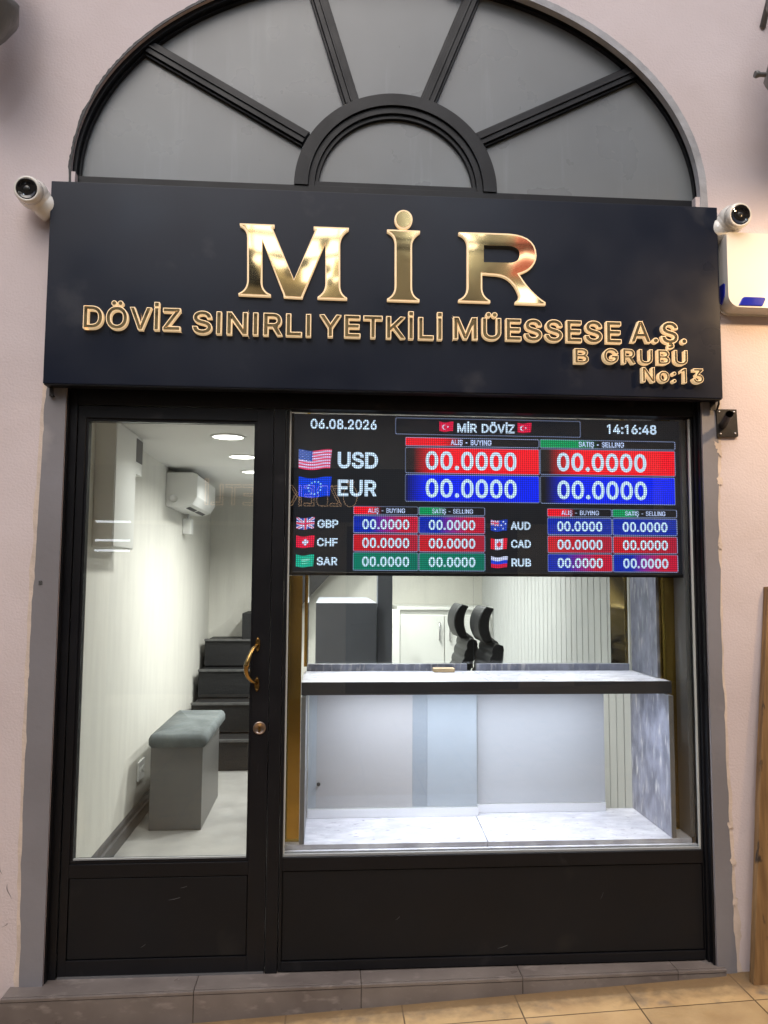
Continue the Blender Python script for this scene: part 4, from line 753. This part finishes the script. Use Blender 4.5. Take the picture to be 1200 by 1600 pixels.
def area(name, loc, sx, sy, watts, color, parent, rot=(0, 0, 0), spread=180):
    l = bpy.data.lights.new(name, 'AREA'); l.shape = 'RECTANGLE'; l.size = sx; l.size_y = sy; l.energy = watts; l.color = color; l.spread = R(spread)
    o = bpy.data.objects.new(name, l); COL.objects.link(o); o.parent = parent
    o.location = Vector(loc) - wloc(parent); o.rotation_euler = rot; return o
area('strip_light', (.57, .147, 1.056), 1.1, .012, SHELF_W, (.82, .87, 1), ctr)
pt = thing('glass_partition', (.59, .436, 1.139), 'clear glass partition in two panes standing on the counter ledge', 'glass screen')
G().box(-.09, .600, .428, .434, 1.1392, 2.188).build('pane', MT['partglass'], pt)
G().box(.603, 1.262, .438, .444, 1.1392, 2.188).build('pane', MT['partglass'], pt)
blk = G().box(.425, .510, .36, .405, 1.1128, 1.128).build('wooden_block', [MT['block']], None, bevel=.001)
tag(blk, 'small pale wooden block lying on the lit countertop', 'block')
# brass mirrored reveals at both ends of the window
g = G().box(-.158, -.1, .078, .09, .5505, 1.5); o = g.build('mirror_strip', MT['goldstrip']); tag(o, 'narrow brass mirrored panel at the left end of the display window', 'panel')
g = G().box(-.099, -.086, .33, .5, 1.14, 2.187); o = g.build('brass_post', MT['goldstrip']); tag(o, 'thin bright brass post left of the glass partition', 'post')
g = G().box(1.279, 1.336, .145, .157, .5505, 2.187); o = g.build('mirror_strip', MT['goldstrip']); tag(o, 'dark brass mirrored panel at the right end of the display window', 'panel')
g = G().box(1.255, 1.2685, .45, .62, 1.112, 2.187); o = g.build('brass_post', MT['goldstrip']); tag(o, 'brass strip in front of the fluted wall right of the glass partition', 'post')
g = G().prism([[(1.337, .5505), (1.337, 2.187), (1.352, 2.187), (1.352, .5505)]], .055, .15); o = g.build('reveal_panel', MT['legedge']); tag(o, 'grey painted reveal board inside the right edge of the window', 'panel')
# downlights: display row over the counter, a row behind the door, extra unseen ones added farther in
def downlight(x, y, watts, label, group, proto=None, color=(1, .985, .96), size=.15, spread=150):
    t = thing('ceiling_light', (x, y, CEZ), label, 'ceiling light', group)
    r = size / 2
    G().lathe([(r + .012, 0), (r + .012, -.004), (r + .002, -.006), (r, -.003), (r, 0)], 32, Matrix.Translation((x, y, CEZ - .0005))).build('frame', MT['white'], t)
    G().lathe([(0, -.0022), (r, -.0022), (r, -.001), (0, -.001)], 32, Matrix.Translation((x, y, CEZ - .0005))).build('diffuser', MT['spotglow'], t)
    a = area('lamp', (x, y, CEZ - .012), size * .8, size * .8, watts, color, t, spread=spread); a.data.shape = 'DISK'
    return t
for y, lb in ((1.07, 'round ceiling downlight nearest the shop door'), (1.72, 'round ceiling downlight in the middle of the row behind the door'), (2.38, 'round ceiling downlight farthest back, half hidden by the door frame')):
    downlight(-.515, y, CEIL_W, lb, 'ceiling downlights')
for x in (.05, .5):  # extra lamps out of view, added to raise the room's general brightness
    for y in (1.9, 2.9): downlight(x, y, CEIL_W * 3.3, 'unseen extra ceiling downlight added over the staff area', 'ceiling downlights')
for x in (.12, .59, 1.06):
    downlight(x, .26, TOP_W, 'small spotlight over the display counter', 'counter spotlights', color=(.86, .91, 1), size=.07, spread=60)

# ------------------------------------------------------------------ furniture and fittings in the room
t = thing('bench', (-.81, 1.85, FZ), 'grey box bench with a grey green velvet cushion against the cream wall', 'bench')
G().box(-.95, -.674, 1.535, 2.165, FZ, .575).build('base', MT['benchbox'], t, bevel=.002)
g = G(); nx, ny = 10, 16; x0, x1, y0, y1 = -.958, -.655, 1.505, 2.30
vs = []; fs = []
for lay, zz in ((0, .578), (1, .6), (2, .632)):
    pass
def cush(x0, x1, y0, y1, z0, z1, rad, M=None, name='cushion', m=None, parent=None, bump=.0022):
    g = G(); g.T = M; N = 14
    vs = []; fs = []
    prof = [(0.0, -rad)] ; rows = []
    for (dz, ins) in ((z0, rad * .5), (z0 + rad * .5, .0), (z1 - rad, 0), (z1 - rad * .3, rad * .35), (z1, rad)):
        P = []
        for cx, cy, a0 in ((x1 - rad, y1 - rad, 0), (x0 + rad, y1 - rad, 90), (x0 + rad, y0 + rad, 180), (x1 - rad, y0 + rad, 270)):
            for k in range(5):
                a = R(a0 + 22.5 * k); r_ = max(.001, rad - ins)
                P.append((cx + r_ * math.cos(a), cy + r_ * math.sin(a), dz + bump * noise.noise(Vector((cx * 9 + k, cy * 9, dz * 5)))))
        rows.append(P)
    n = len(rows[0]); vs = [p for r_ in rows for p in r_]
    for i in range(len(rows) - 1):
        for k in range(n): fs.append((i * n + k, i * n + (k + 1) % n, (i + 1) * n + (k + 1) % n, (i + 1) * n + k))
    top = (len(rows) - 1) * n; c = len(vs); vs.append(((x0 + x1) / 2, (y0 + y1) / 2, z1 + .006))
    for k in range(n): fs.append((top + k, top + (k + 1) % n, c))
    fs.append(tuple(range(n))[::-1])
    g.add(vs, fs, True)
    return g.build(name, m or MT['velvet'], parent)
cush(-.962, -.652, 1.505, 2.29, .5755, .648, .028, parent=t)
# staircase: treads up to the back wall, then a second flight to the right
t = thing('staircase', (-.72, 2.8, FZ), 'black chequer plate staircase climbing to the rear wall and turning right', 'stairs')
g = G(); h = G(); RI = .21; TR = .28; xs0, xs1 = XWL + .045, -.36
for k in range(4):
    y0 = 2.8 + TR * k; y1 = y0 + TR if k < 3 else YB - .002; z1 = FZ + RI * (k + 1)
    g.box(xs0, xs1, y0, YB - .002, z1 - RI, z1 - .012)
    h.box(xs0 - .002, xs1 + .002, y0 - .02, y0 + .02, z1 - .0118, z1 + .003)
for k in range(6):
    x0 = -.71 + .2 * k; z1 = FZ + RI * (5 + k)
    lo = FZ + RI * 4 if k == 0 else 1.5 + 1.08 * (x0 + .005) - .02
    if z1 > CEZ: break
    g.prism([[(x0, max(FZ + RI * 4 - .012, 1.5 + 1.08 * (x0 + .005))), (x0, z1), (x0 + .2, z1), (x0 + .2, max(FZ + RI * 4 - .012, 1.5 + 1.08 * (x0 + .205)))]], 3.64, YB - .002)
g.build('tread', MT['stair'], t); h.build('nosing', MT['nosing'], t)
# air conditioner
t = thing('air_conditioner', (-.95, 2.58, 1.93), 'white wall mounted air conditioner high on the cream wall', 'air conditioner')
g = G().prism([[(XWL + .001, 1.935), (XWL + .001, 2.155), (-.885, 2.155), (-.86, 2.142), (-.853, 2.12), (-.855, 2.02), (-.885, 1.955), (-.93, 1.93), (-.98, 1.925)]], 2.2, 2.97, axis='y') if 0 else G()
prof = [(XWL + .001, 1.935), (XWL + .001, 2.155), (-.885, 2.155), (-.858, 2.148), (-.851, 2.135), (-.852, 2.0), (-.882, 1.95), (-.93, 1.932), (-.98, 1.93)]
g.prism([prof], 2.2, 2.97)
g.build('body', MT['white'], t, bevel=.006, seg=3)
g = G().prism([[(-.8515, 2.118), (-.8535, 2.022), (-.8555, 2.022), (-.8535, 2.118)]], 2.23, 2.94); g.build('front_panel', MT['white'], t)
g = G().prism([[(-.8865, 1.9525), (-.931, 1.9275), (-.933, 1.931), (-.888, 1.956)]], 2.27, 2.55); g.prism([[(-.8865, 1.9525), (-.931, 1.9275), (-.933, 1.931), (-.888, 1.956)]], 2.6, 2.9); g.build('air_outlet', MT['darkvent'], t)
G().prism([[(-.86, 1.995), (-.852, 1.99), (-.846, 1.93), (-.852, 1.93)]], 2.3, 2.92) if 0 else None
G().lathe([(.03, 0), (.03, .003), (.026, .004), (.026, .003), (0, .003)], 20, Matrix.Translation((-1.0, 2.2, 1.985)) @ Matrix.Rotation(R(90), 4, 'X')).build('pipe_cover', MT['white'], t)
t = thing('wall_box', (XWL, 2.83, 1.86), 'small white plastic box on the wall under the air conditioner', 'junction box')
g = G().box(XWL + .0005, XWL + .06, 2.78, 2.88, 1.79, 1.9); g.build('case', MT['white'], t, bevel=.004)
G().tube([(XWL + .03, 2.83, 1.9), (XWL + .03, 2.83, 1.935)], .01).build('pipe', MT['white'], t)
t = thing('wall_cabinet', (-1.0, .9, 1.62), 'tall white cabinet hanging on the wall just inside the door', 'cabinet')
g = G().box(XWL + .0005, -.962, .70, 1.06, 1.62, 2.189); g.build('body', MT['whitelam'], t, bevel=.002)
g = G().box(-.9615, -.958, .705, 1.055, 1.625, 2.185); g.build('door', MT['whitelam'], t, bevel=.001)
t = thing('vent_box', (-1.0, 1.14, 2.1), 'small box with a dark grille beside the hanging white cabinet', 'vent')
G().box(XWL + .0005, -.966, 1.065, 1.21, 2.0, 2.189).build('body', MT['whitelam'], t, bevel=.002)
G().box(-.9655, -.962, 1.075, 1.2, 2.06, 2.175).build('grille', MT['darkvent'], t)
t = thing('wall_socket', (XWL, 1.75, .41), 'white double wall socket on the cream wall beside the bench', 'socket')
G().box(XWL + .0005, XWL + .011, 1.66, 1.80, .36, .465).build('plate', MT['white'], t, bevel=.003)
g = G()
for yc in (1.7, 1.765): g.lathe([(.019, 0), (.019, .0015), (.016, .001), (0, .0005)], 16, Matrix.Translation((XWL + .0111, yc, .412)) @ Matrix.Rotation(R(90), 4, 'Y'))
g.build('outlet', MT['whitelam'], t)
# grey board box and full-height board behind the counter
t = thing('box_cabinet', (.1, 2.3, FZ), 'blue grey box cabinet standing behind the counter glass', 'cabinet')
G().box(-.078, .274, 1.7, 2.85, FZ, 1.345).build('body', MT['greybox'], t, bevel=.002)
G().box(.12, .27, 1.694, 1.6995, .9, 1.22).build('door', MT['greybox'], t, bevel=.001)
o = G().box(.279, .366, 1.74, 1.84, FZ, CEZ - .001).build('pillar', MT['greybox'], None, bevel=.002); tag(o, 'blue grey full height board beside the box cabinet', 'pillar')
# white cabinet against the rear wall
t = thing('storage_cabinet', (.95, 3.85, FZ), 'low white cabinet with two handled doors against the rear wall', 'cabinet')
G().box(.57, 1.355, 3.62, YB - .003, FZ, 1.225).build('body', MT['whitelam'], t)
G().box(.555, 1.357, 3.59, YB - .003, 1.226, 1.25).build('top', MT['whitelam'], t, bevel=.002)
for a, b, hx in ((.585, .945, .905), (.952, 1.33, .99)):
    d = G().box(a, b, 3.60, 3.619, .2, 1.18).build('door', MT['whitelam'], t, bevel=.002)
    g = G().tube([(hx, 3.599, 1.12), (hx, 3.57, 1.115), (hx, 3.57, .985), (hx, 3.599, .98)], .007, 8); g.build('handle', MT['chrome'], d)
G().box(.565, .5695, 3.59, 3.61, .14, 1.2).build('side_trim', MT['darkvent'], t)
o = G().box(.48, .55, 3.3, 3.4, FZ, 1.24).build('white_post', MT['whitelam'], None, bevel=.003); tag(o, 'short white post between the blue grey board and the white cabinet', 'post')
# office chairs facing left
def make_chair(loc, label):
    t = thing('office_chair', loc, label, 'chair', 'office chairs behind the counter')
    M = Matrix.Translation(loc); lean = Matrix.Rotation(R(16), 4, 'Y')
    B = M @ Matrix.Translation((.2, 0, .52)) @ lean
    g = G(); g.T = B
    n = 9
    P = [(-.03, 0)]
    for k in range(n):
        z0 = .49 * k / n; z1 = .49 * (k + 1) / n
        P += [(-.031, z0 + .004), (-.036, z0 + .015), (-.037, (z0 + z1) / 2), (-.036, z1 - .015), (-.031, z1 - .004)]
    P += [(-.02, .497), (.012, .497), (.024, .475), (.024, 0)]
    g.prism([P], -.19, .19); g.build('backrest', MT['leather'], t, bevel=.005, seg=2)
    g = G(); g.T = M @ Matrix.Translation((.245, 0, 1.0)) @ Matrix.Rotation(R(6), 4, 'Y')
    o_ = []; i_ = []
    for k in range(15):
        a = R(-40 + 74 * k / 14); th = .066 - .010 * (k / 14)
        o_.append((.17 - .20 * math.cos(a), .11 + .165 * math.sin(a))); i_.append((.17 - (.20 - th) * math.cos(a), .11 + (.165 - th * .25) * math.sin(a)))
    g.prism([o_ + i_[::-1]], -.135, .135); g.build('headrest', MT['leather'], t, bevel=.012, seg=3)
    g = G(); g.T = M
    g.tube([(.262, 0, 1.035), (.30, 0, 1.02), (.345, 0, .985), (.372, 0, .93), (.366, 0, .885), (.335, 0, .86)], [.014, .019, .022, .023, .022, .02], 10); g.box(.315, .352, -.05, .05, .82, .90)
    g.build('headrest_bracket', MT['blackplastic'], t)
    cush(-.27, .2, -.24, .24, .44, .53, .04, M=M, name='seat', m=MT['leather'], parent=t)
    g = G(); g.T = M; g.tube([(0, 0, .07), (0, 0, .25)], .032); g.tube([(0, 0, .25), (0, 0, .44)], .02); g.build('gas_column', MT['blackplastic'], t)
    for s in (-1, 1):
        g = G(); g.T = M; g.tube([(.1, s * .27, .46), (.1, s * .29, .66), (.02, s * .29, .69), (-.16, s * .29, .69)], .017, 8); g.build('armrest', MT['blackplastic'], t)
    for k in range(5):
        a = 2 * math.pi * k / 5; c, s = math.cos(a), math.sin(a)
        g = G(); g.T = M; g.tube([(c * .03, s * .03, .09), (c * .28, s * .28, .065)], [.022, .014], 8); g.lathe([(.026, -.012), (.028, 0), (.026, .012)], 12, Matrix.Translation((c * .28, s * .28, .03)) @ Matrix.Rotation(a, 4, 'Z') @ Matrix.Rotation(R(90), 4, 'X')); g.build('base_leg', MT['blackplastic'], t)
    return t
c1 = make_chair((.575, 1.5, FZ), 'nearer black leather office chair with a curved headrest, right of the other')
c2 = copy_tree(c1); c2.location = (.50, 1.85, FZ); c2['label'] = 'farther black leather office chair with a curved headrest, partly behind the other'

# ------------------------------------------------------------------ things fixed to the outside wall
def camera_turret(loc, side, label):
    """white turret camera fixed to the end of the sign; side = -1 left end, +1 right end"""
    t = thing('security_camera', loc, label, 'security camera', 'security cameras at the ends of the sign')
    b0 = Vector(loc); ax = Vector((side * .62, -.6, .5)).normalized()
    q = Vector((0, 0, 1)).rotation_difference(ax).to_matrix().to_4x4()
    G().lathe([(.042, -.01), (.046, 0), (.046, .03), (.043, .034), (.043, .037), (.0455, .041), (.046, .062), (.04, .068)], 32, Matrix.Translation(b0) @ q).build('base', MT['siren'], t)
    c = b0 + ax * .074
    G().lathe([(0, -.053)] + [(.053 * math.sin(R(a)), -.053 * math.cos(R(a))) for a in range(12, 180, 12)] + [(0, .053)], 32, Matrix.Translation(c) @ q).build('ball', MT['siren'], t)
    look = (Vector((0, -2.6, 1.35)) - Vector((c.x * .75, c.y, c.z))).normalized()
    look = Vector((-side * .02, -.93, -.16)).normalized()
    ql = Vector((0, 0, 1)).rotation_difference(look).to_matrix().to_4x4()
    M = Matrix.Translation(c + look * .04) @ ql
    G().lathe([(.047, -.01), (.046, .012), (.042, .021), (.036, .023), (.035, .017), (0, .017)], 32, M).build('lens_ring', MT['siren'], t)
    f = G().lathe([(.0358, .0165), (.0358, .0225), (.0325, .0232), (.029, .0205), (.015, .0195), (0, .0195)], 32, M).build('lens', MT['lens'], t)
    G().lathe([(.011, .0194), (.0105, .0199), (0, .0199)], 20, M).build('lens_core', MT['lens2'], f)
    return t
camera_turret((-1.008, -.06, 2.79), -1, 'white security camera with a black lens at the left end of the sign')
camera_turret((1.436, -.06, 2.797), 1, 'white security camera above the alarm siren at the right end of the sign')
# alarm siren
t = thing('alarm_siren', (1.6, -.05, 2.63), 'glossy white alarm siren box with blue lenses right of the sign', 'alarm')
P = [(1.452, 2.77)]
def rrect(x0, x1, z0, z1, r, rb):
    P = []
    for cx, cz, a0, r_ in ((x1 - r, z1 - r, 0, r), (x0 + r, z1 - r, 90, r), (x0 + rb, z0 + rb, 180, rb), (x1 - rb, z0 + rb, 270, rb)):
        for k in range(7): P.append((cx + r_ * math.cos(R(a0 + 15 * k)), cz + r_ * math.sin(R(a0 + 15 * k))))
    return P
g = G().prism([rrect(1.447, 1.75, 2.492, 2.775, .012, .045)], -.125, -.0415); g.build('cover', MT['siren'], t, bevel=.012, seg=4)
g = G().prism([rrect(1.438, 1.758, 2.488, 2.78, .012, .05)], -.05, -.0405); g.build('base_plate', MT['siren'], t, bevel=.003)
lz = [(1.483, 2.497), (1.498, 2.525), (1.506, 2.531), (1.582, 2.531), (1.588, 2.525), (1.574, 2.497)]
G().prism([lz], -.1285, -.12).build('blue_lens', MT['bluelens'], t, bevel=.003, seg=3)
g = G(); g.prism([[(-.105, 2.585), (-.095, 2.592), (-.06, 2.592), (-.06, 2.53), (-.075, 2.515), (-.1, 2.54)]], 1.444, 1.449, axis='x'); g.build('blue_lens', MT['bluelens'], t, bevel=.0015)
# steel plate bracket with a pipe stub
t = thing('pipe_bracket', (1.467, -.045, 2.075), 'dark steel wall plate with a pipe stub below the right end of the sign', 'bracket')
g = G().prism([[(1.427, 2.022), (1.4275, 2.127), (1.505, 2.128), (1.5085, 2.03), (1.506, 2.024)]], -.051, -.0425); g.build('plate', MT['rust'], t, bevel=.001)
g = G().tube([(1.4495, -.051, 2.066), (1.4235, -.15, 2.0872)], .0135, 18, cap=False); g.tube([(1.4235, -.15, 2.0872), (1.4495, -.051, 2.066)], .0115, 18, cap=False); g.build('pipe_stub', MT['rust'], t)
g = G()
for x, z in ((1.437, 2.117), (1.494, 2.117), (1.44, 2.034), (1.496, 2.036), (1.475, 2.09)): g.lathe([(.0045, 0), (.004, .003), (0, .004)], 8, Matrix.Translation((x, -.051, z)) @ Matrix.Rotation(R(90), 4, 'X'))
g.build('bolt', MT['chrome'], t)
o = G().tube([(1.432, -.06, 2.158), (1.433, -.058, 2.145), (1.43, -.05, 2.126)], .004, 8).build('cable', MT['wire']); tag(o, 'short black cable between the sign and the steel wall plate', 'cable')
o = G().prism([[(-1.0, 1.462), (-.987, 1.463), (-.987, 1.474), (-.99, 1.478), (-1.0, 1.477)]], -.0456, -.0446).build('sticker', mat('grey_label', (.09, .09, .09), .5, vary=.7, scale=220)); tag(o, 'tiny worn grey label stuck on the left jamb strip', 'sticker')
# lanterns
def lantern(loc, label):
    t = thing('wall_lantern', loc, label, 'lantern', 'cast metal lanterns high on the wall')
    M = Matrix.Translation(loc)
    G().lathe([(0, -.20), (.012, -.195), (.02, -.17), (.03, -.16), (.05, -.13), (.10, -.06), (.135, 0), (.142, .02), (.135, .03)], 8, M).build('bowl', MT['lantern'], t)
    g = G().lathe([(.125, .03), (.10, .28)], 8, M); g.build('glazing', MT['pane'], t)
    G().lathe([(.12, .28), (.125, .3), (.06, .38), (.02, .42), (0, .45)], 8, M).build('roof', MT['lantern'], t)
    x, y, z = loc
    G().tube([(x, y, z + .44), (x, y + .06, z + .5), (x, y + .18, z + .48), (x, -.04, z + .36)], .012, 8).build('arm', MT['lantern'], t)
    return t
lantern((-1.215, -.24, 3.40), 'grey cast metal lantern cut off at the upper left edge of the wall')
rl = lantern((1.665, -.3, 3.29), 'grey cast metal lantern cut off at the upper right edge of the wall')
G().lathe([(.011, 0), (.013, .008), (.008, .02), (.008, .04)], 10, Matrix.Translation((1.474, -.3, 3.272)) @ Matrix.Rotation(R(90), 4, 'Y')).build('finial', MT['lantern'], rl)
# boards leaning at the right edge
def board(base, lean, w_, th, ln, y, m, label, rot=0):
    t = G(); a = math.radians(lean); T = Matrix.Translation(base) @ Matrix.Rotation(R(rot), 4, 'Z') @ Matrix.Rotation(a, 4, 'Y') @ Matrix.Rotation(R(-2.5), 4, 'X')
    t.T = T; n = 40; L = []; Rr = []
    for k in range(n + 1):
        z = ln * k / n; L.append((.004 * noise.noise(Vector((1.3, z * 4, base[0]))), z)); Rr.append((w_ + .004 * noise.noise(Vector((7.7, z * 4, base[0]))), z))
    t.prism([L + Rr[::-1]], -th / 2, th / 2)
    o = t.build('wooden_board', m, None, bevel=.002); tag(o, label, 'board', 'boards leaning at the right of the shop'); return o
board((1.456, -.115, .118), 5.6, .085, .03, 1.36, -.1, MT['wood'], 'stained yellow pine board leaning on the wall right of the shop')
board((1.545, -.165, .12), 3.6, .09, .03, .75, -.1, MT['wood2'], 'shorter red brown board leaning in front of the pine board')
# warm wall lamp on a swan neck, just beyond the right edge: it lights the wall and the siren
t = thing('swan_neck_lamp', (2.09, -.04, 3.05), 'warm swan neck lamp lighting the wall right of the sign', 'lamp')
G().lathe([(.05, 0), (.05, .01), (.02, .02)], 20, Matrix.Translation((2.09, -.04, 3.05)) @ Matrix.Rotation(R(90), 4, 'X')).build('rose', MT['blackplastic'], t)
G().tube([(2.09, -.05, 3.05), (2.09, -.3, 3.2), (2.09, -.6, 3.22), (2.09, -.75, 3.12), (2.09, -.78, 3.0)], .012, 10).build('arm', MT['blackplastic'], t)
Ml = Matrix.Translation((2.09, -.78, 2.82)) @ Matrix.Rotation(R(-12), 4, 'Y')
G().lathe([(.02, .19), (.05, .17), (.09, .1), (.16, .0), (.157, .0), (.087, .098), (.05, .16), (.0, .17)], 28, Ml).build('shade', MT['blackplastic'], t)
G().lathe([(0, .02), (.03, .035), (.042, .065), (.03, .1), (.015, .13)], 20, Ml).build('bulb', MT['lampglow'], t)
l = bpy.data.lights.new('lamp', 'POINT'); l.energy = WARM_W; l.color = (1, .66, .34); l.shadow_soft_size = .045
o = bpy.data.objects.new('lamp', l); COL.objects.link(o); o.parent = t; o.location = Vector((2.09 + .004, -.78, 2.795)) - t.location

for k, (x0, z0, x1, z1) in enumerate(((-1.115, .60, -1.085, .55), (-1.10, .555, -1.078, .50), (-1.09, .50, -1.10, .44), (-1.062, .47, -1.05, .42), (-1.12, .40, -1.10, .36), (-1.07, .33, -1.055, .345))):
    P = []
    for i in range(9):
        t = i / 8; P.append((x0 + (x1 - x0) * t + .004 * math.sin(t * 5 + k), z0 + (z1 - z0) * t))
    wv = [.0016 * math.sin(math.pi * i / 8) + .0003 for i in range(9)]
    G().prism([[(x - w_, z) for (x, z), w_ in zip(P, wv)] + [(x + w_, z) for (x, z), w_ in zip(P, wv)][::-1]], -.0408, -.0395).build('scuff_mark', bpy.data.materials.get('grey_scuff') or mat('grey_scuff', (.26, .23, .23), .8), bld)

sm = mat('pale_paint_scratch', (.11, .11, .115), .6)
for k, (x, z, dx, dz, par) in enumerate(((-.52, .392, .02, .004, door), (-.49, .43, .012, .003, door), (-.245, .82, .003, .02, door), (-.185, 1.03, .002, .018, bld), (-.183, .74, .002, .012, bld), (.62, .205, .018, .005, win), (.25, .31, .008, .006, win), (.98, .37, .006, .012, win), (-.62, .24, .008, .005, door))):
    y = {door: .0028, win: .0028, bld: -.0042}[par] if not (par is door and dx < .004) else -.0002
    P = [(x - dx, z - dz), (x, z - dz * .2 + .0006), (x + dx, z + dz + .0005), (x + dx, z + dz - .0006), (x, z - dz * .2 - .0008)]
    G().prism([P], y - .0004, y + .0006).build('scuff_mark', sm, par)
